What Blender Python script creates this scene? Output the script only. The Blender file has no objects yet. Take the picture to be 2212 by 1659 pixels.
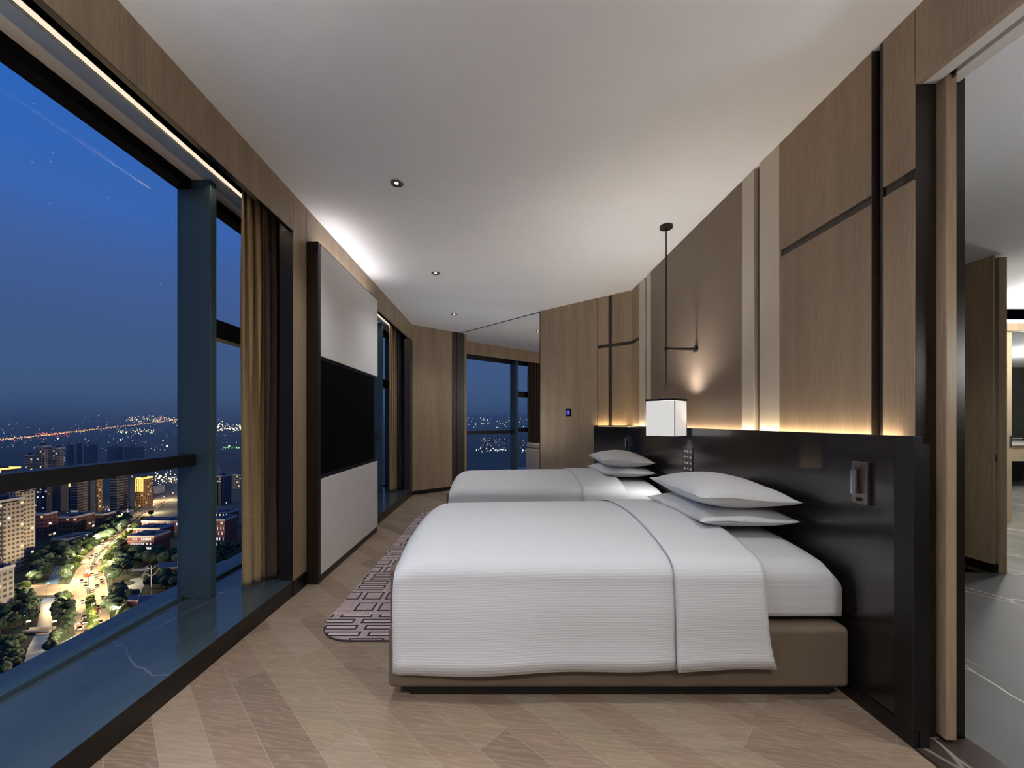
import bpy, bmesh, math, random
from mathutils import Vector, Matrix
random.seed(7)
PI = math.pi
F = 857.0           # focal length in pixels of the 2212 x 1659 frame
VX, VY = 1080.0, 910.0
EYE = 1.28
HC = 2.95           # bedroom ceiling
XR, XL = 1.68, -1.515
SC = bpy.context.scene
COL = SC.collection

# ---------------------------------------------------------------- camera
cam_d = bpy.data.cameras.new('camera'); cam = bpy.data.objects.new('camera', cam_d); COL.objects.link(cam)
cam.location = (0, 0, EYE); cam.rotation_euler = (PI/2, 0, 0)
cam_d.sensor_width = 36; cam_d.lens = F/2212*36
cam_d.shift_x = (1106-VX)/2212; cam_d.shift_y = (VY-829.5)/2212
cam_d.clip_start = 0.02; cam_d.clip_end = 30000
SC.camera = cam
SC.view_settings.view_transform = 'Standard'; SC.view_settings.look = 'None'
SC.view_settings.gamma = 1; SC.view_settings.use_curve_mapping = False
SC.view_settings.exposure = 0.11
cy = SC.cycles
cy.use_denoising = True
try: cy.denoiser = 'OPENIMAGEDENOISE'
except Exception: pass
cy.use_adaptive_sampling = True; cy.adaptive_threshold = .055
cy.max_bounces = 9; cy.diffuse_bounces = 5; cy.glossy_bounces = 4; cy.transparent_max_bounces = 12
cy.sample_clamp_indirect = 4; cy.sample_clamp_direct = 0; cy.caustics_reflective = False; cy.caustics_refractive = False

# ---------------------------------------------------------------- node helpers
def NN(nt, typ, **kw):
    n = nt.nodes.new(typ)
    for k, v in kw.items(): setattr(n, k, v)
    return n
def setin(nt, n, key, v):
    if hasattr(v, 'is_linked') or isinstance(v, bpy.types.NodeSocket): nt.links.new(v, n.inputs[key])
    else: n.inputs[key].default_value = v
def MATH(nt, op, a, b=0.0, c=None, clamp=False):
    n = NN(nt, 'ShaderNodeMath', operation=op, use_clamp=clamp)
    setin(nt, n, 0, a); setin(nt, n, 1, b)
    if c is not None: setin(nt, n, 2, c)
    return n.outputs[0]
def MIX(nt, f, a, b, blend='MIX'):
    n = NN(nt, 'ShaderNodeMix', data_type='RGBA', blend_type=blend)
    setin(nt, n, 0, f); setin(nt, n, 6, a); setin(nt, n, 7, b)
    return n.outputs[2]
def RAMP(nt, f, stops):
    n = NN(nt, 'ShaderNodeValToRGB'); e = n.color_ramp.elements
    while len(e) < len(stops): e.new(0.5)
    for i, (p, c) in enumerate(stops): e[i].position = p; e[i].color = c if len(c) == 4 else (*c, 1)
    nt.links.new(f, n.inputs[0]); return n.outputs[0]
def srgb(r, g, b):
    f = lambda v: (v/255/12.92) if v/255 <= .04045 else ((v/255+.055)/1.055)**2.4
    return (f(r), f(g), f(b), 1)
def newmat(name):
    m = bpy.data.materials.new(name); m.use_nodes = True
    return m, m.node_tree, m.node_tree.nodes['Principled BSDF']
def coords(nt, kind='Object', scale=(1,1,1), rot=(0,0,0), loc=(0,0,0)):
    tc = NN(nt, 'ShaderNodeTexCoord'); mp = NN(nt, 'ShaderNodeMapping')
    nt.links.new(tc.outputs[kind], mp.inputs[0])
    mp.inputs['Scale'].default_value = scale; mp.inputs['Rotation'].default_value = rot; mp.inputs['Location'].default_value = loc
    return mp.outputs[0]
def NOISE(nt, vec, scale=5, detail=3, rough=.5):
    n = NN(nt, 'ShaderNodeTexNoise'); nt.links.new(vec, n.inputs['Vector'])
    n.inputs['Scale'].default_value = scale; n.inputs['Detail'].default_value = detail; n.inputs['Roughness'].default_value = rough
    return n.outputs[0]
def BUMP(nt, bs, h, strength=.2, dist=.01):
    b = NN(nt, 'ShaderNodeBump'); b.inputs['Strength'].default_value = strength; b.inputs['Distance'].default_value = dist
    nt.links.new(h, b.inputs['Height']); nt.links.new(b.outputs[0], bs.inputs['Normal'])
M = {}
def plain(name, col, rough=.5, metal=0, spec=.5, coat=0, noise=0.0, nscale=8):
    m, nt, bs = newmat(name)
    bs.inputs['Roughness'].default_value = rough; bs.inputs['Metallic'].default_value = metal
    bs.inputs['Specular IOR Level'].default_value = spec; bs.inputs['Coat Weight'].default_value = coat
    n = NOISE(nt, coords(nt), nscale, 3)
    c2 = tuple(max(0, v*(1-noise)) for v in col[:3]); c1 = tuple(min(1, v*(1+noise)) for v in col[:3])
    nt.links.new(RAMP(nt, n, [(.3, c2), (.7, c1)]), bs.inputs['Base Color'])
    M[name] = m; return m
def emit(name, col, strength, base=(.05,.05,.05,1), sample=False):
    m, nt, bs = newmat(name)
    bs.inputs['Base Color'].default_value = base
    bs.inputs['Emission Color'].default_value = col; bs.inputs['Emission Strength'].default_value = strength
    m.cycles.emission_sampling = 'AUTO' if sample else 'NONE'
    M[name] = m; return m
def wood(name, dark, light, vertical=True, rough=.45, scale=1.0):
    m, nt, bs = newmat(name)
    sc = (38*scale, 38*scale, 1.6*scale) if vertical else (1.6, 38, 38)
    fine = NOISE(nt, coords(nt, scale=sc), 3.0, 6, .65)
    sc2 = (6, 6, .5) if vertical else (.5, 6, 6)
    broad = NOISE(nt, coords(nt, scale=sc2), 1.3, 2)
    f = MATH(nt, 'ADD', MATH(nt, 'MULTIPLY', fine, .6), MATH(nt, 'MULTIPLY', broad, .4))
    nt.links.new(RAMP(nt, f, [(.32, dark), (.68, light)]), bs.inputs['Base Color'])
    bs.inputs['Roughness'].default_value = rough; bs.inputs['Specular IOR Level'].default_value = .35
    BUMP(nt, bs, fine, .12, .002)
    M[name] = m; return m

# ---------------------------------------------------------------- world: dusk sky
w = bpy.data.worlds.new('dusk_sky'); SC.world = w; w.use_nodes = True
nt = w.node_tree; bg = nt.nodes['Background']
tc = NN(nt, 'ShaderNodeTexCoord'); sp = NN(nt, 'ShaderNodeSeparateXYZ'); nt.links.new(tc.outputs['Generated'], sp.inputs[0])
cl = NN(nt, 'ShaderNodeTexNoise'); mp = NN(nt, 'ShaderNodeMapping'); mp.inputs['Scale'].default_value = (1, 1, 5)
nt.links.new(tc.outputs['Generated'], mp.inputs[0]); nt.links.new(mp.outputs[0], cl.inputs[0]); cl.inputs['Scale'].default_value = 2.2; cl.inputs['Detail'].default_value = 5
z = MATH(nt, 'ADD', sp.outputs[2], MATH(nt, 'MULTIPLY', MATH(nt, 'SUBTRACT', cl.outputs[0], .5), .10))
sky = RAMP(nt, z, [(0.0, srgb(66,92,130)), (.06, srgb(63,88,126)), (.16, srgb(58,82,126)), (.27, srgb(58,86,142)), (.36, srgb(52,92,162)), (.50, srgb(38,92,174)), (.66, srgb(66,94,140)), (1, srgb(92,100,122))])
clm = RAMP(nt, cl.outputs[0], [(.45, (0,0,0)), (.75, (1,1,1))])
sky = MIX(nt, MATH(nt, 'MULTIPLY', clm, .35), sky, srgb(66,86,128))
vs = NN(nt, 'ShaderNodeTexVoronoi'); nt.links.new(tc.outputs['Generated'], vs.inputs['Vector']); vs.inputs['Scale'].default_value = 70
star = MATH(nt, 'MULTIPLY', MATH(nt, 'LESS_THAN', vs.outputs['Distance'], .045), MATH(nt, 'GREATER_THAN', sp.outputs[2], .25))
sky = MIX(nt, MATH(nt, 'MULTIPLY', star, .35), sky, srgb(190,205,240))
nt.links.new(sky, bg.inputs[0]); bg.inputs[1].default_value = 1.15
w.cycles.sampling_method = 'MANUAL'; w.cycles.sample_map_resolution = 512

# ---------------------------------------------------------------- room lights (many have fixtures built below at the same places)
WARM = (1.0, .80, .58); NEUT = (.965, .98, 1.0); SOFT = (1.0, .98, .95)
def lamp(name, kind, loc, energy, col, rot=(0,0,0), size=.1, size_y=None, spot=None, blend=1.0, parent=None):
    d = bpy.data.lights.new(name, kind); d.energy = energy; d.color = col
    if kind == 'AREA':
        d.size = size
        if size_y: d.shape = 'RECTANGLE'; d.size_y = size_y
    elif kind in ('POINT', 'SPOT'): d.shadow_soft_size = size
    if kind == 'SPOT': d.spot_size = spot; d.spot_blend = blend
    o = bpy.data.objects.new(name, d); COL.objects.link(o); o.location = loc; o.rotation_euler = rot
    if parent: o.parent = parent; o.location = Vector(loc) - parent.location
    return o
DOWN = [(-.725, 2.78), (-.725, 4.47), (-.715, 6.2), (.70, 7.35), (-.725, 1.08), (.75, 1.05), (-.725, -.7), (.75, -.7)]  # last four are unseen, put in as general fill
E_DOWN = 38
for i, (x, y) in enumerate(DOWN):
    e = E_DOWN * (1.0 if y > 2 else 1.5)
    lamp('downlight_beam', 'SPOT', (x, y, HC-.03), e, NEUT, size=.04, spot=math.radians(125), blend=1.0)
# fill lamps added out of view to lift the ceiling (shades modelled below)
for (x, y), e in (((1.30, .25), 56), ((-1.22, .15), 215), ((.2, -2.2), 230)):
    lamp('fill_lamp_glow', 'POINT', (x, y, 1.95), e, NEUT, size=.14)
# headboard strip
def strip(name, a, b, z, e, col, wdt=.02, rot_x=PI):
    a = Vector(a); b = Vector(b); d = b-a; mid = (a+b)/2
    return lamp(name, 'AREA', (mid.x, mid.y, z), e, col, rot=(PI, 0, math.atan2(d.y, d.x)), size=d.length, size_y=wdt)
strip('headboard_strip_light', (1.658, 1.66), (1.658, 5.02), 1.207, 6.5, (1, .78, .50))
strip('headboard_strip_light', (1.60, 5.08), (1.29, 5.35), 1.207, 1.2, (1, .73, .40))
strip('tv_unit_top_light', (-1.455, 3.25), (-1.455, 4.58), 2.694, 2.5, (1, .93, .95), .05)
lamp('pendant_bulb', 'POINT', (1.42, 3.39, 1.34), 44, SOFT, size=.085)
lamp('curtain_slot_light', 'AREA', (-1.826, 0, 2.866), 4.5, (1,.86,.66), size=.010, size_y=5.4)
lamp('curtain_slot_light', 'AREA', (-1.826, 5.65, 2.866), 2.2, (1,.86,.66), size=.010, size_y=1.9)
# hall and bathroom: unseen sources added without fixtures
lamp('hall_light', 'SPOT', (3.1, .6, 2.62), 40, NEUT, size=.06, spot=math.radians(130))
lamp('hall_light', 'SPOT', (3.1, 2.4, 2.62), 40, NEUT, size=.06, spot=math.radians(130))
lamp('hall_fill_light', 'POINT', (2.7, 1.1, 1.6), 18, NEUT, size=.15)  # added point light, no lamp stands there; lifts the hall ceiling
lamp('added_uplight_beam', 'SPOT', (-.05, 5.45, .22), 55, NEUT, rot=(PI,0,0), size=.06, spot=math.radians(125), blend=.9)  # added upward spot, hidden behind the far bed to lighten the far ceiling
lamp('bathroom_light', 'POINT', (6.2, 4.1, 2.3), 70, SOFT, size=.1)
lamp('bathroom_light', 'POINT', (9.0, 6.6, 2.2), 85, SOFT, size=.2)
lamp('far_room_light', 'POINT', (3.3, 7.2, 1.9), 60, SOFT, size=.15)  # unseen point light added for the adjoining room

# ---------------------------------------------------------------- interior materials
plain('ceiling_paint', (.84,.85,.87), .9, noise=.01)
wood('oak', srgb(128,112,92), srgb(168,148,122))
wood('oak_warm', srgb(134,116,94), srgb(174,152,124))
wood('oak_fine', srgb(130,112,94), srgb(164,144,122), scale=1.4)
plain('leather_taupe', srgb(132,114,98)[:3], .42, noise=.04)
plain('cream_lacquer', srgb(218,207,190)[:3], .16, noise=.01)
plain('white_panel', srgb(242,240,238)[:3], .22, noise=.01)
plain('black_lacquer', srgb(27,23,22)[:3], .20, spec=1.0, coat=.15, noise=.05)
plain('black_matte', srgb(13,11,10)[:3], .45)
plain('bronze_dark', srgb(40,31,26)[:3], .35, metal=.4)
plain('bronze_side', srgb(52,43,36)[:3], .4)
plain('screen_black', (.003,.003,.004), .45, spec=.02)
plain('chrome', (.62,.58,.55), .18, metal=1)
plain('nickel', (.26,.22,.20), .3, metal=1)
plain('mullion_metal', srgb(62,82,90)[:3], .35, metal=.1)
plain('frame_dark', srgb(26,24,26)[:3], .4, metal=.3)
plain('blind_grey', srgb(165,170,176)[:3], .6)
plain('frame_matte', (.006,.005,.005), .9, spec=.05)
plain('recess_beige', srgb(240,222,198)[:3], .7)
plain('soffit_white', srgb(214,208,202)[:3], .7)
plain('base_fabric', srgb(96,82,67)[:3], .8, noise=.08, nscale=200)
plain('baseboard_black', srgb(11,9,8)[:3], .35)
plain('beige_seat', srgb(190,180,165)[:3], .8, noise=.04)
plain('switch_dark', srgb(18,15,15)[:3], .4)
plain('bath_door', srgb(190,170,140)[:3], .5, noise=.04)
plain('bath_wall', srgb(70,72,66)[:3], .3, noise=.2, nscale=3)
plain('bath_white', srgb(225,220,210)[:3], .4)
emit('shade_glow', (1,.985,.95,1), .52, base=(.45,.45,.45,1), sample=True)
emit('led_warm', (1,.86,.64,1), .9)
emit('lens_glow', (1,.95,.85,1), 3.0)
emit('blue_led', (.05,.04,.9,1), .28)
emit('icon_glow', (.9,.8,.85,1), .45)
emit('fill_shade_glow', (1,.93,.84,1), 2.0, base=(.7,.7,.7,1))

# fabric with fine horizontal ribs running along the bed
def bed_linen(name, col):
    m, nt, bs = newmat(name)
    uv = coords(nt, 'UV')
    s = NN(nt, 'ShaderNodeSeparateXYZ'); nt.links.new(uv, s.inputs[0])
    wob = NOISE(nt, coords(nt, 'UV', scale=(2.5, 18, 1)), 1.0, 3)
    ph = MATH(nt, 'ADD', MATH(nt, 'MULTIPLY', s.outputs[1], 2*PI/.0125), MATH(nt, 'MULTIPLY', wob, 5))
    rib = MATH(nt, 'MULTIPLY', MATH(nt, 'SINE', ph), .5)
    streak = NOISE(nt, coords(nt, 'UV', scale=(6, 160, 1)), 1.0, 2)
    h = MATH(nt, 'ADD', rib, MATH(nt, 'MULTIPLY', streak, 1.6))
    BUMP(nt, bs, h, .20, .002)
    nt.links.new(RAMP(nt, streak, [(.3, tuple(v*.97 for v in col[:3])), (.7, col)]), bs.inputs['Base Color'])
    bs.inputs['Roughness'].default_value = .85; bs.inputs['Specular IOR Level'].default_value = .2
    bs.inputs['Sheen Weight'].default_value = .1
    M[name] = m
bed_linen('linen', (.66,.67,.69)); bed_linen('pillow_cotton', (.72,.73,.74))

# wood floor: planks laid at 45 degrees
m, nt, bs = newmat('plank_floor')
vec = coords(nt, rot=(0,0,PI/4))
bk = NN(nt, 'ShaderNodeTexBrick', offset=.37, offset_frequency=2, squash=1); nt.links.new(vec, bk.inputs['Vector'])
bk.inputs['Scale'].default_value = 1; bk.inputs['Brick Width'].default_value = 1.15; bk.inputs['Row Height'].default_value = .148
bk.inputs['Mortar Size'].default_value = .0016; bk.inputs['Mortar Smooth'].default_value = .1
bk.inputs['Color1'].default_value = (0,0,0,1); bk.inputs['Color2'].default_value = (1,1,1,1); bk.inputs['Mortar'].default_value = (.5,.5,.5,1)
gr = NN(nt, 'ShaderNodeTexNoise'); nt.links.new(coords(nt, rot=(0,0,PI/4), scale=(2.2, 24, 1)), gr.inputs[0]); gr.inputs['Scale'].default_value = 1; gr.inputs['Detail'].default_value = 6
off = NN(nt, 'ShaderNodeVectorMath', operation='MULTIPLY_ADD'); nt.links.new(bk.outputs['Color'], off.inputs[0]); off.inputs[1].default_value = (7,7,7)
nt.links.new(coords(nt, rot=(0,0,PI/4), scale=(1.5, 9, 1)), off.inputs[2])
wv = NN(nt, 'ShaderNodeTexWave', wave_type='BANDS', bands_direction='Y'); nt.links.new(off.outputs[0], wv.inputs[0])
wv.inputs['Scale'].default_value = 2.2; wv.inputs['Distortion'].default_value = 11; wv.inputs['Detail'].default_value = 3; wv.inputs['Detail Scale'].default_value = 1.3
base = RAMP(nt, bk.outputs['Color'], [(0, srgb(115,98,83)), (.35, srgb(131,110,93)), (.7,srgb(136,120,100)), (1, srgb(147,127,112))])
g2 = RAMP(nt, gr.outputs[0], [(.3, (.84,.84,.84)), (.7, (1.1,1.1,1.1))])
c = MIX(nt, 1.0, base, g2, 'MULTIPLY')
c = MIX(nt, MATH(nt, 'MULTIPLY', MATH(nt, 'POWER', wv.outputs[1], 3), .22), c, srgb(176,156,136))
c = MIX(nt, MATH(nt, 'MULTIPLY', bk.outputs['Fac'], .35), c, srgb(176,160,142))
nt.links.new(c, bs.inputs['Base Color']); bs.inputs['Roughness'].default_value = .48; bs.inputs['Specular IOR Level'].default_value = .35
BUMP(nt, bs, MATH(nt, 'ADD', wv.outputs[1], MATH(nt, 'MULTIPLY', bk.outputs['Fac'], 2)), .12, .002)
M['plank_floor'] = m

def marble(name, base, dark, vein, vscale=.9, rough=.18, thr=.018):
    m, nt, bs = newmat(name)
    v = coords(nt, rot=(0,0,.75), scale=(1,.42,1))
    nz = NN(nt, 'ShaderNodeTexNoise'); nt.links.new(v, nz.inputs[0]); nz.inputs['Scale'].default_value = 1.6; nz.inputs['Detail'].default_value = 4
    wv = NN(nt, 'ShaderNodeVectorMath', operation='MULTIPLY_ADD'); nt.links.new(nz.outputs[1], wv.inputs[0]); wv.inputs[1].default_value = (.22,.22,.22); nt.links.new(v, wv.inputs[2])
    vo = NN(nt, 'ShaderNodeTexVoronoi', feature='DISTANCE_TO_EDGE'); nt.links.new(wv.outputs[0], vo.inputs['Vector']); vo.inputs['Scale'].default_value = vscale
    ve = RAMP(nt, vo.outputs['Distance'], [(0, (1,1,1)), (thr, (0,0,0))])
    fade = RAMP(nt, NOISE(nt, v, 2.2, 2), [(.45, (0,0,0)), (.62, (1,1,1))])
    cl = RAMP(nt, NOISE(nt, v, 3.0, 5), [(.3, dark), (.7, base)])
    nt.links.new(MIX(nt, MATH(nt, 'MULTIPLY', ve, fade), cl, vein), bs.inputs['Base Color'])
    bs.inputs['Roughness'].default_value = rough
    M[name] = m
marble('sill_marble', srgb(62,74,80), srgb(48,58,64), srgb(100,104,106), 1.6, .14, .003)
marble('hall_marble', srgb(70,70,69), srgb(58,58,57), srgb(205,202,196), 1.6, .5, .007)
marble('threshold_marble', srgb(66,54,50), srgb(46,39,37), srgb(200,190,180), 2.2, .2, .014)
marble('bath_marble', srgb(190,188,180), srgb(160,160,152), srgb(235,235,230), 1.2, .15, .02)

# curtains: woven texture
for nm, a, b in (('curtain_gold', srgb(138,118,88), srgb(182,158,122)), ('curtain_brown', srgb(58,46,40), srgb(84,70,62)), ('curtain_blue', srgb(58,60,72), srgb(80,82,94)), ('curtain_lining', srgb(96,98,98), srgb(128,128,124))):
    m, nt, bs = newmat(nm)
    n = NOISE(nt, coords(nt, scale=(120,120,30)), 3, 3)
    nt.links.new(RAMP(nt, n, [(.3, a), (.7, b)]), bs.inputs['Base Color']); bs.inputs['Roughness'].default_value = .9
    bs.inputs['Specular IOR Level'].default_value = .1
    M[nm] = m

# rug: mauve with rows of rectangle outlines in black and pale yarn
m, nt, bs = newmat('rug_pattern')
tc = NN(nt, 'ShaderNodeTexCoord'); s = NN(nt, 'ShaderNodeSeparateXYZ'); nt.links.new(tc.outputs['Object'], s.inputs[0])
def cells(wx, wy, ox, oy, line, keep, seed, split=.5):
    """outline of a rectangle inside every cell of a grid, some of them left out"""
    v = MATH(nt, 'DIVIDE', MATH(nt, 'ADD', s.outputs[1], oy), wy)
    row = MATH(nt, 'FLOOR', v)
    wn0 = NN(nt, 'ShaderNodeTexWhiteNoise', noise_dimensions='1D'); nt.links.new(MATH(nt, 'ADD', row, seed), wn0.inputs['W'])
    u = MATH(nt, 'DIVIDE', MATH(nt, 'ADD', MATH(nt, 'ADD', s.outputs[0], ox), MATH(nt, 'MULTIPLY', MATH(nt, 'FLOOR', MATH(nt, 'MULTIPLY', wn0.outputs[0], 3)), wx*.18)), wx)
    cu = MATH(nt, 'FLOOR', u)
    fu = MATH(nt, 'ABSOLUTE', MATH(nt, 'SUBTRACT', MATH(nt, 'FRACT', u), .5)); fv = MATH(nt, 'ABSOLUTE', MATH(nt, 'SUBTRACT', MATH(nt, 'FRACT', v), .5))
    du = MATH(nt, 'MULTIPLY', MATH(nt, 'SUBTRACT', .41, fu), wx); dv = MATH(nt, 'MULTIPLY', MATH(nt, 'SUBTRACT', .36, fv), wy)
    d = MATH(nt, 'MINIMUM', du, dv)
    ln = MATH(nt, 'MULTIPLY', MATH(nt, 'GREATER_THAN', d, 0), MATH(nt, 'LESS_THAN', d, line))
    cb = NN(nt, 'ShaderNodeCombineXYZ'); nt.links.new(cu, cb.inputs[0]); nt.links.new(row, cb.inputs[1]); cb.inputs[2].default_value = seed
    wn = NN(nt, 'ShaderNodeTexWhiteNoise', noise_dimensions='3D'); nt.links.new(cb.outputs[0], wn.inputs['Vector'])
    return MATH(nt, 'MULTIPLY', ln, MATH(nt, 'LESS_THAN', wn.outputs[0], keep)), MATH(nt, 'MULTIPLY', MATH(nt, 'GREATER_THAN', d, 0), MATH(nt, 'LESS_THAN', wn.outputs[0], keep))
yb = MATH(nt, 'FRACT', MATH(nt, 'DIVIDE', s.outputs[1], .72))
zone = MATH(nt, 'LESS_THAN', yb, .48)
l1, in1 = cells(.25, .075, .03, .02, .013, .95, 3.0)
l2, in2 = cells(.16, .17, .0, .05, .013, .75, 8.0)
l3, in3 = cells(.24, .10, .06, .0, .007, .6, 5.0)
tex = NOISE(nt, coords(nt, scale=(1,1,1)), 220, 2)
basec = RAMP(nt, tex, [(.35, srgb(142,122,124)), (.65, srgb(186,166,168))])
inner = MATH(nt, 'MULTIPLY', in1, zone)
c = MIX(nt, MATH(nt, 'MULTIPLY', inner, .55), basec, srgb(206,190,188))
c = MIX(nt, MATH(nt, 'MULTIPLY', l3, MATH(nt, 'SUBTRACT', 1, zone)), c, srgb(200,178,178))
c = MIX(nt, MATH(nt, 'MULTIPLY', l2, MATH(nt, 'SUBTRACT', 1, zone)), c, srgb(36,26,28))
c = MIX(nt, MATH(nt, 'MULTIPLY', l1, zone), c, srgb(34,24,26))
nt.links.new(c, bs.inputs['Base Color']); bs.inputs['Roughness'].default_value = .95
BUMP(nt, bs, tex, .5, .004); M['rug_pattern'] = m
plain('rug_edge', srgb(58,42,44)[:3], .9)

# window glass
m = bpy.data.materials.new('window_glass'); m.use_nodes = True; nt = m.node_tree; nt.nodes.clear()
out = NN(nt, 'ShaderNodeOutputMaterial'); tr = NN(nt, 'ShaderNodeBsdfTransparent'); tr.inputs[0].default_value = (.97,.985,.98,1)
gl = NN(nt, 'ShaderNodeBsdfGlossy'); gl.inputs['Roughness'].default_value = 0.0
lw = NN(nt, 'ShaderNodeFresnel'); lw.inputs[0].default_value = 1.25; mx = NN(nt, 'ShaderNodeMixShader')
nt.links.new(MATH(nt, 'MULTIPLY', lw.outputs[0], .03), mx.inputs[0]); nt.links.new(tr.outputs[0], mx.inputs[1]); nt.links.new(gl.outputs[0], mx.inputs[2]); nt.links.new(mx.outputs[0], out.inputs[0])
M['window_glass'] = m

# ---------------------------------------------------------------- mesh builder
class MB:
    def __init__(s): s.v = []; s.f = []; s.uv = []; s.smooth = False
    def add(s, vs, fs, uvs=None):
        o = len(s.v); s.v += [tuple(p) for p in vs]
        for i, f in enumerate(fs):
            s.f.append([o+k for k in f]); s.uv.append(uvs[i] if uvs else None)
        return s
    def box(s, x0, x1, y0, y1, z0, z1):
        x0, x1 = min(x0,x1), max(x0,x1); y0, y1 = min(y0,y1), max(y0,y1); z0, z1 = min(z0,z1), max(z0,z1)
        return s.prism([(x0,y0),(x1,y0),(x1,y1),(x0,y1)], z0, z1)
    def prism(s, poly, z0, z1):
        a = sum(poly[i][0]*poly[(i+1)%len(poly)][1]-poly[(i+1)%len(poly)][0]*poly[i][1] for i in range(len(poly)))
        if a < 0: poly = poly[::-1]
        n = len(poly); vs = [(x,y,z0) for x,y in poly]+[(x,y,z1) for x,y in poly]
        fs = [list(range(n))[::-1], list(range(n,2*n))]
        uvs = [[(poly[k][0],poly[k][1]) for k in fs[0]], [(p[0],p[1]) for p in poly]]
        u = 0
        for i in range(n):
            j = (i+1)%n; L = math.dist(poly[i], poly[j])
            fs.append([i,j,n+j,n+i]); uvs.append([(u,z0),(u+L,z0),(u+L,z1),(u,z1)]); u += L
        return s.add(vs, fs, uvs)
    def bar(s, a, b, t0, t1, z0, z1):
        """box along the plan line a-b, from offset t0 to t1 to its left"""
        a = Vector(a); b = Vector(b); d = (b-a).normalized(); n = Vector((-d.y, d.x))
        return s.prism([tuple(a+n*t0), tuple(b+n*t0), tuple(b+n*t1), tuple(a+n*t1)], z0, z1)
    def tube(s, p, q, r0, r1=None, n=16):
        r1 = r0 if r1 is None else r1; p = Vector(p); q = Vector(q); d = (q-p).normalized()
        u = d.orthogonal().normalized(); w_ = d.cross(u)
        vs = []
        for c, r in ((p,r0),(q,r1)):
            vs += [c+(u*math.cos(2*PI*k/n)+w_*math.sin(2*PI*k/n))*r for k in range(n)]
        fs = [[k,(k+1)%n,n+(k+1)%n,n+k] for k in range(n)]+[list(range(n))[::-1], list(range(n,2*n))]
        return s.add(vs, fs)
    def lathe(s, prof, c=(0,0,0), n=32):
        vs = [(c[0]+r*math.cos(2*PI*k/n), c[1]+r*math.sin(2*PI*k/n), c[2]+z) for r, z in prof for k in range(n)]
        fs = [[i*n+k, i*n+(k+1)%n, (i+1)*n+(k+1)%n, (i+1)*n+k] for i in range(len(prof)-1) for k in range(n)]
        return s.add(vs, fs)
    def grid(s, pts, uvs=None, close=False):
        R, C_ = len(pts), len(pts[0]); vs = [p for r in pts for p in r]; fs = []; fu = []
        for i in range(R-1):
            for j in range(C_-1):
                ids = [i*C_+j, i*C_+j+1, (i+1)*C_+j+1, (i+1)*C_+j]; fs.append(ids)
                fu.append([uvs[k//C_][k%C_] for k in ids] if uvs else None)
        return s.add(vs, fs, fu if uvs else None)
    def build(s, name, mat, parent=None, bevel=0, smooth=False, local=False, seg=2, solid=0, sub=0):
        me = bpy.data.meshes.new(name); off = Vector((0,0,0))
        if parent is not None and not local:
            off = Vector(parent.location); p = parent.parent
            while p is not None: off += Vector(p.location); p = p.parent
        me.from_pydata([tuple(Vector(v)-off) for v in s.v], [], s.f); 
        if any(u is not None for u in s.uv):
            ul = me.uv_layers.new(name='UVMap'); k = 0
            for f, u in zip(s.f, s.uv):
                for t in range(len(f)):
                    if u: ul.data[k].uv = u[t]
                    k += 1
        me.update(); o = bpy.data.objects.new(name, me); COL.objects.link(o)
        me.materials.append(M[mat] if isinstance(mat, str) else mat)
        if smooth:
            for p_ in me.polygons: p_.use_smooth = True
        if parent is not None: o.parent = parent
        if solid: md = o.modifiers.new('solid', 'SOLIDIFY'); md.thickness = solid; md.offset = 0
        if bevel:
            md = o.modifiers.new('bevel', 'BEVEL'); md.width = bevel; md.segments = seg; md.limit_method = 'ANGLE'
            if smooth is False and seg > 1:
                for p_ in me.polygons: p_.use_smooth = True
                md.harden_normals = True
        if sub: md = o.modifiers.new('sub', 'SUBSURF'); md.levels = sub; md.render_levels = sub
        return o
def tag(o, label=None, cat=None, group=None, kind=None):
    if label: o['label'] = label
    if cat: o['category'] = cat
    if group: o['group'] = group
    if kind: o['kind'] = kind
    return o
def empty(name, loc, rz=0):
    o = bpy.data.objects.new(name, None); COL.objects.link(o); o.location = loc; o.rotation_euler = (0,0,rz); o.empty_display_size = .1
    return o
def thing(name, label, cat, loc=(0,0,0), rz=0, group=None):
    return tag(empty(name, loc, rz), label, cat, group)
def structure(name, label=None, loc=(0,0,0)):
    o = empty(name, loc); o['kind'] = 'structure'
    if label: o['label'] = label
    return o
def copy_tree(o, parent=None):
    c = o.copy(); COL.objects.link(c); c.parent = parent
    for ch in list(o.children): copy_tree(ch, c)
    return c
def onX(px, X): return F*X/(px-VX)                       # depth at which the plane x = X is seen in column px
def ray2(px, A, B):                                       # where column px meets the plan line A-B
    k = (px-VX)/F; A = Vector(A); d = Vector(B)-A
    t = (k*A.y-A.x)/(d.x-k*d.y); return A+d*t
def gp(px, py, z): Y = F*(EYE-z)/(py-VY); return ((px-VX)/F*Y, Y)

# ================================================================ ROOM SHELL
A = Vector((XR, 5.052)); B = Vector((.611, 6.014))        # angled end of the right wall
U = Vector((.766, .643)); Nn = Vector((-.643, .766))      # direction of the far facade and its outward side
Cc = Vector((XL, 6.87)); E = Cc+U*1.145
H0 = E+Nn*.545                                            # inner face of the far window header
H1 = H0+U*5.2
YB = -2.9                                                 # back wall behind the camera

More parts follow.
